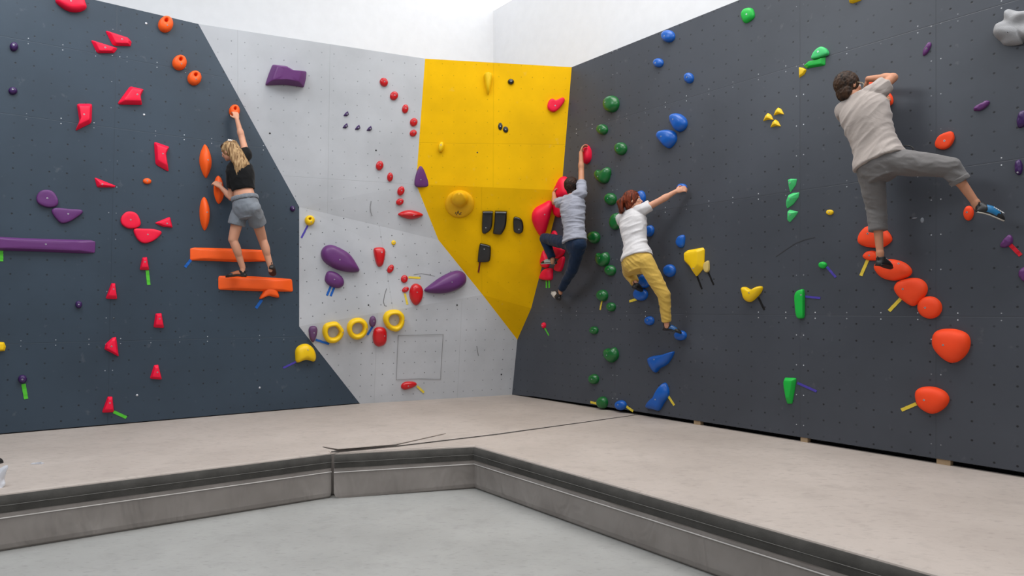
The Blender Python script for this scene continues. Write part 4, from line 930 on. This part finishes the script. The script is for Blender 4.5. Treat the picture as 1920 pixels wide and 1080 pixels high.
def head(mb, c, F, U, s=1.0):
    F = F.normalized(); U = (U-F*U.dot(F)).normalized(); S = F.cross(U)
    mb.ellip(c + U*.018*s - F*.012*s, S, F, U, .074*s, .094*s, .100*s, n=24, m=16)
    mb.ellip(c - U*.045*s + F*.026*s, S, F, U, .055*s, .062*s, .062*s)
    mb.ellip(c - U*.088*s + F*.062*s, S, F, U, .026*s, .022*s, .018*s)
    mb.capsule(c + U*.008*s + F*.080*s, c - U*.028*s + F*.104*s, .0085*s, .0135*s, n=12)
    mb.ellip(c - U*.054*s + F*.088*s, S, F, U, .024*s, .010*s, .009*s)
    mb.ellip(c + U*.026*s + F*.078*s, S, F, U, .050*s, .014*s, .010*s)
    for g in (-1, 1):
        mb.ellip(c - U*.012*s - F*.006*s + S*g*.076*s, S, F, U, .010*s, .019*s, .031*s)
        mb.ellip(c - U*.022*s + F*.062*s + S*g*.036*s, S, F, U, .022*s, .020*s, .020*s)
    return F, U, S
def ell_hair(mb, c, F, U, S, s=1.0, grow=0.0, back=.018, up=.026, low=.0):
    mb.ellip(c + U*(up)*s - F*back*s, S, F, U, (.082+grow)*s, (.094+grow)*s, (.098+grow)*s, n=24, m=16)
    mb.ellip(c - U*(.03+low)*s - F*(.048)*s, S, F, U, (.066+grow)*s, (.050+grow)*s, (.070+grow)*s)
def limb(mb, a, b, r0, r1, **k): mb.capsule(a, b, r0, r1, **k)
def calf(mb, kn, an, back, s=1.0):
    mb.capsule(kn, an, .054*s, .034*s); m = kn.lerp(an, .30) + back*.016*s
    dd = (an-kn).normalized(); X = dd.orthogonal().normalized(); mb.ellip(m, X, dd.cross(X), dd, .052*s, .052*s, .13*s)
def shoe(parent, ankle, heel, toe, up, c_body, c_upper, c_sole, w_=1.0, laces=False, side=1, c_lace=None):
    """rock shoe: body with rand, coloured upper, sole strip, pull tab"""
    d = (toe-heel).normalized(); up = (up - d*up.dot(d)).normalized(); sd = d.cross(up)*side; L = (toe-heel).length
    mb = MB()
    secs = ((-.02, .018, .020, .012), (.05, .030, .034, .018), (.2, .034, .044, .028), (.42, .036, .044, .030), (.62, .042, .036, .024), (.8, .040, .028, .016), (.93, .028, .020, .008), (1.0, .012, .010, .002))
    R = []
    for t, hw, hh, cz in secs:
        c = heel + d*(L*t) + up*cz; R.append([c + sd*(hw*w_*math.cos(a)) + up*(hh*(1 if math.sin(a) > 0 else .62)*math.sin(a)) for a in (2*math.pi*k/24 for k in range(24))])
    mb.loft(R)
    hc = heel + d*.045 + up*.035
    mb.capsule(hc, hc.lerp(ankle, .55), .037, .036, flat1=True)
    o = finish('climbing_shoe', mb, c_body, parent, .005, 2)
    # upper panel: follows the top of the shoe
    mb = MB(); R = []
    for t, hw, hh, cz in ((.16, .024, .040, .026), (.24, .032, .0455, .029), (.42, .0345, .0465, .030), (.60, .039, .0395, .024), (.74, .036, .032, .018), (.84, .024, .0235, .012)):
        c = heel + d*(L*t) + up*cz; R.append([c + sd*((hw+.003)*w_*math.cos(a)) + up*(hh*(1 if math.sin(a) > 0 else .1)*math.sin(a)) for a in (2*math.pi*k/24 for k in range(24))])
    mb.loft(R); piece('upper', mb, c_upper, o)
    mb = MB(); R = []
    for t, hw, cz in ((.02, .031, .006), (.2, .037, .012), (.42, .039, .013), (.62, .0455, .009), (.8, .043, .004), (.93, .031, .000), (.99, .016, -.002)):
        c = heel + d*(L*t) + up*cz; R.append([c + sd*(hw*w_*math.cos(a)) + up*(.0085*math.sin(a)) for a in (2*math.pi*k/20 for k in range(20))])
    mb.loft(R); piece('sole_rand', mb, c_sole, o)
    if laces:
        mb = MB()
        for i in range(5):
            t = .44+.085*i; c = heel + d*(L*t) + up*(.030+.047-.028*(t-.40)*1.9)
            for g in (-1, 1): mb.capsule(c + sd*(.020*g) - up*.006, c - sd*(.016*g) + d*.012 - up*.004, .0028, .0028, n=8)
        piece('laces', mb, c_lace or m_bolt, o)
    mb = MB(); q = heel.lerp(ankle, .0)-d*.004+up*.055
    mb.capsule(q, q+up*.018-d*.006, .0055, .005, n=8); piece('pull_tab', mb, c_body, o)
    return o

skin = simple('skin', rgb(206, 150, 122), .55, .35, var=.05, sub=.12)
skin2 = simple('skin_tanned', rgb(188, 132, 102), .55, .35, var=.05, sub=.12)
chalky = simple('chalk', rgb(225, 215, 208), .9)
m_eye = simple('eye_white', rgb(225, 222, 218), .25)
def hairm(name, a, b, sc_=(60, 60, 6)):
    t = NT(name); co = t.coord(); mp = t.n('ShaderNodeMapping'); mp.inputs['Scale'].default_value = sc_; t.l(co, mp.inputs[0])
    n = t.noise(1.0, 4, mp.outputs[0]); t.l(t.mix(t.ramp(n, .38, .62), a, b), t.b.inputs['Base Color']); t.b.inputs['Roughness'].default_value = .62; t.b.inputs['Specular IOR Level'].default_value = .25
    t.bump(n, .7, .006); return t.m
h_blonde = hairm('blonde_hair', rgb(104, 72, 42), rgb(192, 158, 114)); h_dark = hairm('dark_brown_hair', rgb(24, 15, 10), rgb(58, 36, 24), (30, 30, 14))
h_aub = hairm('auburn_hair', rgb(58, 22, 10), rgb(122, 52, 26)); h_brown = hairm('brown_hair', rgb(26, 17, 12), rgb(70, 48, 32), (26, 26, 12))
def cloth(name, c, rough=.85, weave=300):
    t = NT(name); co = t.coord(); n = t.noise(6, 4, co)
    t.l(t.mix(t.ramp(n, .3, .7), tuple(x*.92 for x in rgb(*c)[:3])+(1,), rgb(*c)), t.b.inputs['Base Color'])
    t.b.inputs['Roughness'].default_value = rough; t.b.inputs['Specular IOR Level'].default_value = .2; t.b.inputs['Sheen Weight'].default_value = .1
    w_ = t.n('ShaderNodeTexNoise'); w_.inputs['Scale'].default_value = 5; w_.inputs['Detail'].default_value = 4; w_.inputs['Distortion'].default_value = .8; t.l(co, w_.inputs['Vector'])
    t.bump(t.math('ABSOLUTE', t.math('SUBTRACT', w_.outputs[0], .5)), .5, .03); return t.m
def jt(pl, px, py, d): return pl.hit(px, py, d)
def sleeve(mb, J, a, e, f, r0, r1):
    Sc = (J['sl']+J['sr'])/2
    mb.capsule(J[a].lerp(Sc, .4), J[a], r0, r0*.92); mb.capsule(J[a], J[a].lerp(J[e], f), r0*.92, r1, flat1=True)
def eyes(body, c, F, U, S, s=1.0):
    for g in (-1, 1):
        mb = MB(); mb.ellip(c - U*.0*s + F*.076*s + S*g*.031*s, S, F, U, .013*s, .011*s, .010*s, n=14, m=8); e = piece('eye', mb, m_eye, body)
        mb = MB(); mb.ellip(c + F*.0855*s + S*g*.031*s, S, F, U, .0055*s, .003*s, .0055*s, n=12, m=6); piece('iris', mb, m_hole, e)
def rotM(u, v, w_, fu, fv, fw): return Matrix((u*fu, v*fv, w_*fw))

def build(pl, J, prof, skinm, label, hs, face, headup, elbows=None, voxel=.006, cover=(.84, .84)):
    b = MB(); s = hs
    torso(b, J, [(t, rx*(.90 if t < .15 else .97), ry*(.88 if t < .15 else .96)) for t, rx, ry in prof], -.15, 1.09, 0, s)
    Sc = (J['sl']+J['sr'])/2
    for a, e, w_ in (('sl', 'el', 'wl'), ('sr', 'er', 'wr')):
        inner = J[a].lerp(Sc, .32)
        b.capsule(inner, J[a], .056*s, .046*s); b.capsule(J[a], J[e], .046*s, .039*s); b.capsule(J[e], J[w_], .041*s, .026*s)
        dd = (J[w_]-J[e]).normalized(); X = dd.orthogonal().normalized(); b.ellip(J[e].lerp(J[w_], .28), X, dd.cross(X), dd, .043*s, .043*s, .085*s)
    for a, k, an in (('hl', 'kl', 'al'), ('hr', 'kr', 'ar')):
        b.capsule(J[a], J[k], .083*s*cover[0], .056*s*cover[1]); calf(b, J[k], J[an], pl.n, s*cover[1])
        b.capsule(J[an], J[an+'f'], .034*s, .028*s)
    for w_, dr, cu, sd in (('wl', 'hdl', 'hcl', 1), ('wr', 'hdr', 'hcr', -1)):
        hand(b, J[w_], J[dr], J[cu], sd*J.get('hs'+w_[1], 1), s, bendk=J.get('bk'+w_[1], .8))
    F, U, S = head(b, J['hd'], face, headup, s)
    b.capsule(Sc - (Sc-(J['hl']+J['hr'])/2).normalized()*.02, J['hd'] - U*.05*s - F*.02*s, .056*s, .050*s)
    body = finish('person', b, skinm, None, voxel, 3)
    tag(body, label, 'person', 'climbers on the wall')
    eyes(body, J['hd'], F, U, S, s)
    return body, F, U, S

n_, u_, v_ = LW.n, LW.u, LW.v
# --- woman with long blonde hair, black top, grey shorts
W = LW; J = dict(
    hl=jt(W, 450, 394, .32), hr=jt(W, 475, 391, .48), sl=jt(W, 434, 322, .34), sr=jt(W, 462, 291, .32),
    el=jt(W, 434, 371, .26), wl=jt(W, 414, 351, .16), er=jt(W, 454, 260, .20), wr=jt(W, 444.5, 224, .16),
    kl=jt(W, 437, 449, .26), al=jt(W, 455, 501, .22), kr=jt(W, 492, 448, .25), ar=jt(W, 507, 499, .27),
    hd=jt(W, 430, 284, .30))
J['alf'] = J['al'] - v_*.05; J['arf'] = J['ar'] - v_*.05
J['hdl'] = -u_*.55 + v_*.55 - n_*.35; J['hcl'] = -n_ - v_*.3; J['hdr'] = v_*1.0 - u_*.15 - n_*.25; J['hcr'] = -n_ - v_*.2
J['hsl'] = 1; J['hsr'] = 1
face = (-u_*.62 - n_*.75 - v_*.25)
lab = 'person with long blonde hair, black crop top and grey shorts, standing on the orange slat'
body, F, U, S = build(W, J, FEM, skin, lab, .93, face, v_ - u_*.12, cover=(.98, 1.05))
t_blk = cloth('black_cotton', (12, 12, 14)); t_shorts = cloth('heather_grey_jersey', (122, 127, 134))
mb = MB(); torso(mb, J, FEM, .42, 1.05, .014, .93)
sleeve(mb, J, 'sl', 'el', .62, .068, .058); sleeve(mb, J, 'sr', 'er', .30, .070, .060)
finish('crop_top', mb, t_blk, body, .006, 3, (.004, rotM(u_, v_, n_, 14, 9, 14), 3))
mb = MB(); torso(mb, J, FEM, -.20, .24, .008, .93)
for h_, k_ in (('hl', 'kl'), ('hr', 'kr')): mb.capsule(J[h_], J[h_].lerp(J[k_], .50), .088, .096, flat1=True)
sh = finish('shorts', mb, t_shorts, body, .006, 3, (.006, rotM(u_, v_, n_, 11, 8, 11), 5))
mb = MB(); R1 = [tsec(J, .20, .142*.95, .10*.95, .021), tsec(J, .24, .14*.95, .10*.95, .024), tsec(J, .285, .138*.95, .098*.95, .020)]
mb.loft(R1); finish('waistband', mb, t_shorts, sh, .006, 1, (.005, rotM(u_, v_, n_, 45, 6, 45), 2))
mb = MB(); ell_hair(mb, J['hd'], F, U, S, .93, .004, .016, .024)
c0 = J['hd'] + U*.08 - F*.03
for k in range(20):
    r_ = random.Random(k); f = k/19
    side = S*(.075*(1-2*f)) - F*(.045+.05*math.sin(math.pi*f))
    p0 = J['hd'] + U*(.05+.03*math.sin(math.pi*f)) + side*.95; p1 = J['hd'] - v_*.06 + side*1.2 + u_*.035; p2 = J['hd'] - v_*(.17+r_.uniform(0, .03)) + side*1.15 + u_*(.075+r_.uniform(-.01, .02)) + n_*.03; p3 = p2 - v_*(.09+r_.uniform(0, .06)) + u_*r_.uniform(-.02, .03)
    mb.capsule(p0, p1, .026, .030, n=8); mb.capsule(p1, p2, .030, .031, n=8); mb.capsule(p2, p3, .031, .013, n=8)
hr = finish('hair', mb, h_blonde, body, .006, 2, (.006, rotM(u_, v_, n_, 55, 7, 55), 1))
mb = MB(); mb.ellip(J['hd'] + U*.066 + F*.028, S, F, U, .066, .056, .040); hf_ = piece('front_hair', mb, h_dark, hr)
mb = MB(); q = jt(W, 432, 263.5, .375)
for k in range(3): mb.ellip(q + u_*(.018*(k-1)), S, F, U, .012, .012, .014, n=10, m=6)
piece('hair_clip', mb, chalky, hr)
m_shoeb = simple('black_shoe_rubber', (.014, .013, .013, 1), .5); m_tan = simple('tan_shoe_leather', rgb(158, 88, 50), .6)
tL, hL_ = jt(W, 423, 519, .12), jt(W, 462, 519, .22)
shoe(body, J['al'], hL_, tL, v_ , m_shoeb, m_tan, m_shoeb)
tR, hR_ = jt(W, 512, 517, .13), jt(W, 509, 503, .33)
shoe(body, J['ar'], hR_, tR, v_, m_shoeb, m_shoeb, m_shoeb)

# --- man in grey T-shirt and dark jeans in the corner
W = RW; n_, u_, v_ = W.n, W.u, W.v
J = dict(hl=jt(W, 1070, 457, .33), hr=jt(W, 1086, 459, .38), sl=jt(W, 1056, 380, .34), sr=jt(W, 1090, 363, .30),
    el=jt(W, 1040, 380, .22), wl=jt(W, 1038.5, 362, .12), er=jt(W, 1090, 321, .17), wr=jt(W, 1089, 286, .15),
    kl=jt(W, 1021, 447, .24), al=jt(W, 1036, 487, .20), kr=jt(W, 1073, 506, .30), ar=jt(W, 1051, 544, .20),
    hd=jt(W, 1075, 349, .28))
J['alf'] = J['al'] - v_*.04; J['arf'] = J['ar'] - v_*.04
J['hdl'] = v_*.8 - n_*.5 + u_*.1; J['hcl'] = -n_ + u_*.8; J['hdr'] = v_ - n_*.35 + u_*.1; J['hcr'] = -n_*.6 + u_*.6
face = (-n_*.9 + v_*.35 + u_*.2)
body, F, U, S = build(W, J, MALE, skin2, 'person with short dark hair in grey T-shirt and dark blue jeans, one knee raised', .93, face, v_ + n_*.2)
t_gt = cloth('light_grey_cotton', (158, 160, 172)); t_jean = cloth('dark_blue_denim', (14, 36, 62), .75)
mb = MB(); torso(mb, J, MALE, .06, 1.05, .018, .93, .012)
sleeve(mb, J, 'sl', 'el', .55, .074, .066); sleeve(mb, J, 'sr', 'er', .48, .076, .062)
finish('t_shirt', mb, t_gt, body, .006, 3, (.010, rotM(u_-v_*.3, v_, n_, 5, 20, 5), 3))
mb = MB(); torso(mb, J, MALE, -.20, .14, .008, .88)
for h_, k_, a_ in (('hl', 'kl', 'al'), ('hr', 'kr', 'ar')):
    mb.capsule(J[h_], J[k_], .092, .068); mb.capsule(J[k_], J[k_].lerp(J[a_], .92), .066, .052, flat1=True)
finish('jeans', mb, t_jean, body, .006, 3, (.006, rotM(u_, v_, n_, 9, 9, 9), 9))
mb = MB(); ell_hair(mb, J['hd'], F, U, S, 1.0, .004, .022, .024, .015); finish('hair', mb, h_dark, body, .005, 1, (.004, rotM(u_, v_, n_, 60, 40, 60), 1))
m_lg = simple('pale_grey_shoe', rgb(172, 182, 176), .6); m_strp = simple('white_shoe_strap', rgb(196, 192, 184), .6)
shoe(body, J['al'], jt(W, 1043, 495, .16), jt(W, 1015, 494, .14), v_ + n_*.3, m_shoeb, m_lg, m_lg)
shoe(body, J['ar'], jt(W, 1052, 560, .19), jt(W, 1038, 548, .035), n_*.6 - u_*.5 + v_*.2, m_shoeb, m_strp, m_shoeb, laces=True, c_lace=m_strp)

# --- woman in white T-shirt and yellow trousers
J = dict(hl=jt(W, 1181, 492, .44), hr=jt(W, 1209, 490, .44), sl=jt(W, 1165, 410, .36), sr=jt(W, 1206, 393, .34),
    el=jt(W, 1178, 436, .26), wl=jt(W, 1190, 434, .20), er=jt(W, 1238, 376, .24), wr=jt(W, 1267, 359, .14),
    kl=jt(W, 1179, 512, .16), al=jt(W, 1191, 531, .24), kr=jt(W, 1245, 553, .30), ar=jt(W, 1250, 605, .24),
    hd=jt(W, 1187, 376, .36))
J['alf'] = J['al'] - v_*.04; J['arf'] = J['ar'] - v_*.04
J['hdl'] = -n_ + u_*.12; J['hcl'] = u_ - v_*.6; J['hdr'] = u_*.8 + v_*.25 - n_*.35; J['hcr'] = -n_ - v_*.15
face = (u_*.85 - n_*.55 + v_*.1)
body, F, U, S = build(W, J, FEM, skin, 'person with auburn ponytail in white T-shirt and mustard yellow trousers, arm stretched right', .93, face, v_ - u_*.1)
t_wt = cloth('white_cotton', (208, 205, 206)); t_ye = cloth('mustard_cotton', (206, 170, 82), .8)
mb = MB(); torso(mb, J, FEM, .08, 1.05, .022, .95, .012)
sleeve(mb, J, 'sl', 'el', .5, .070, .062); sleeve(mb, J, 'sr', 'er', .42, .072, .064)
finish('t_shirt', mb, t_wt, body, .006, 3, (.008, rotM(u_*.8+v_*.5, v_-u_*.4, n_, 4, 15, 5), 3))
mb = MB(); torso(mb, J, FEM, -.20, .12, .014, .95)
mb.capsule(J['hl'], J['kl'], .094, .070); mb.capsule(J['kl'], J['kl'].lerp(J['al'], .9), .068, .052, flat1=True)
mb.capsule(J['hr'], J['kr'], .098, .070); mb.capsule(J['kr'], J['kr'].lerp(J['ar'], .96), .068, .050, flat1=True)
finish('trousers', mb, t_ye, body, .006, 3, (.006, rotM(u_, v_+u_*.6, n_, 7, 18, 7), 4))
mb = MB(); ell_hair(mb, J['hd'], F, U, S, .98, .005, .022, .022, .01)
for k in range(8):
    r_ = random.Random(k+40); a = J['hd'] - F*.09 + U*.035 + S*(k-3.5)*.010; b_ = a - F*(.035+r_.uniform(0, .02)) - v_*.04 + S*(k-3.5)*.004; c_ = b_ - v_*(.08+r_.uniform(0, .045)) + u_*(.012+r_.uniform(-.02, .035)) + n_*.012
    mb.capsule(a, b_, .026, .034, n=8); mb.capsule(b_, c_, .034, .014, n=8)
finish('hair', mb, h_aub, body, .006, 2, (.007, rotM(u_, v_, n_, 45, 12, 45), 1))
m_bl = simple('blue_shoe_synthetic', rgb(28, 84, 140), .35); m_wstr = simple('white_shoe_trim', rgb(190, 190, 190), .6)
shoe(body, J['al'], jt(W, 1188, 540, .30), jt(W, 1203, 546, .13), v_, m_shoeb, m_shoeb, m_shoeb)
shoe(body, J['ar'], jt(W, 1243, 619, .24), jt(W, 1278, 625, .13), v_ , m_shoeb, m_bl, m_shoeb)

# --- man in pale T-shirt and rolled grey trousers on the right
J = dict(hl=jt(W, 1632, 316, .40), hr=jt(W, 1670, 303, .42), sl=jt(W, 1584, 207, .38), sr=jt(W, 1645, 172, .36),
    el=jt(W, 1600, 236, .15), wl=jt(W, 1640, 192, .10), er=jt(W, 1674, 146, .26), wr=jt(W, 1628, 148, .20),
    kl=jt(W, 1643, 390, .30), al=jt(W, 1650, 474, .32), kr=jt(W, 1781, 313, .32), ar=jt(W, 1829, 380, .22),
    hd=jt(W, 1592, 163, .38))
J['alf'] = J['al'] - v_*.04; J['arf'] = J['ar'] - v_*.03 + u_*.01
J['hdl'] = u_*.8 + v_*.3 - n_*.3; J['hcl'] = -n_; J['hdr'] = -u_*.5 - v_*.3 - n_*.6; J['hcr'] = -n_ - v_*.6
face = (u_*.50 - n_*.86 - v_*.02)
body, F, U, S = build(W, J, MALE, skin2, 'person with brown hair in pale beige T-shirt and rolled grey trousers, leg stretched right', .98, face, v_ + n_*.10 - u_*.25)
t_pt = cloth('pale_beige_cotton', (168, 158, 152)); t_gr = cloth('grey_twill', (112, 109, 108), .8)
mb = MB(); torso(mb, J, MALE, .04, 1.09, .022, 1.0, .018)
sleeve(mb, J, 'sl', 'el', .5, .082, .072); sleeve(mb, J, 'sr', 'er', .52, .082, .072)
finish('t_shirt', mb, t_pt, body, .006, 3, (.010, rotM(u_*.7+v_*.7, v_*.7-u_*.7, n_, 3.5, 13, 5), 3))
mb = MB(); torso(mb, J, MALE, -.20, .16, .016, 1.0)
mb.capsule(J['hl'], J['kl'], .104, .076); mb.capsule(J['kl'], J['kl'].lerp(J['al'], .50), .074, .068, flat1=True)
mb.capsule(J['hr'], J['kr'], .106, .078); mb.capsule(J['kr'], J['kr'].lerp(J['ar'], .42), .074, .068, flat1=True)
tr_ = finish('trousers', mb, t_gr, body, .006, 3, (.008, rotM(u_, v_+u_*.3, n_, 8, 16, 8), 6))
for k_, a_, f_ in (('kl', 'al', .50), ('kr', 'ar', .42)):
    mb = MB(); p_ = J[k_].lerp(J[a_], f_-.10); q_ = J[k_].lerp(J[a_], f_+.01); mb.capsule(p_, q_, .0735, .071, flat0=True, flat1=True)
    finish('rolled_cuff', mb, t_gr, tr_, .005, 2, (.003, rotM(u_, v_, n_, 6, 40, 6), 8))
mb = MB(); ell_hair(mb, J['hd'], F, U, S, 1.03, .006, .024, .028, .018); finish('hair', mb, h_brown, body, .005, 1, (.005, rotM(u_, v_, n_, 60, 34, 60), 1))
mb = MB(); q_ = jt(W, 1685, 282, .30); pr = None
for k in range(15):
    an = math.pi*(k/14)*1.25; p_ = q_ + u_*(.055-.055*math.cos(an)) + v_*.028*math.sin(an*1.1)
    if pr: mb.capsule(pr, p_, .005, .005, n=8)
    pr = p_
piece('waist_cord', mb, m_shoeb, tr_)
mb = MB()
for g in (-1, 1):
    a = J['hd'] + U*.008 + S*g*.080 - F*.01; mb.capsule(a, J['hd'] + U*.010 + S*g*.066 + F*.085, .0028, .0028, n=8)
    c_ = J['hd'] - U*.002 + S*g*.033 + F*.098; pr = None
    for k in range(13):
        an = 2*math.pi*k/12; p_ = c_ + S*.025*math.cos(an) + U*.019*math.sin(an)
        if pr: mb.capsule(pr, p_, .0022, .0022, n=6)
        pr = p_
piece('glasses', mb, simple('clear_horn_frame', rgb(196, 184, 150), .3), body)
m_bl2 = simple('bright_blue_shoe', rgb(24, 110, 160), .45); m_off = simple('off_white_rand', rgb(198, 192, 180), .6)
shoe(body, J['al'], jt(W, 1646, 498, .36), jt(W, 1670, 503, .17), v_, m_shoeb, m_shoeb, m_shoeb, laces=True, c_lace=m_wstr)
shoe(body, J['ar'], jt(W, 1829, 397, .26), jt(W, 1883, 413, .13), v_*.8 + n_*.4, m_shoeb, m_bl2, m_off, laces=True, c_lace=m_wstr)

# loose climbing shoe lying on the left mat, cut by the picture's edge
h_, t_ = flo(-34, 872, MAT+.004), flo(6, 866, MAT+.004)
ls = shoe(None, h_ + Vector((.01, 0, .10)), h_, t_, Vector((0, 0, 1)), m_blk, m_shoeb, m_blk, laces=False)
tag(ls, 'black climbing shoe lying on the left mat at the edge of the picture', 'shoe')
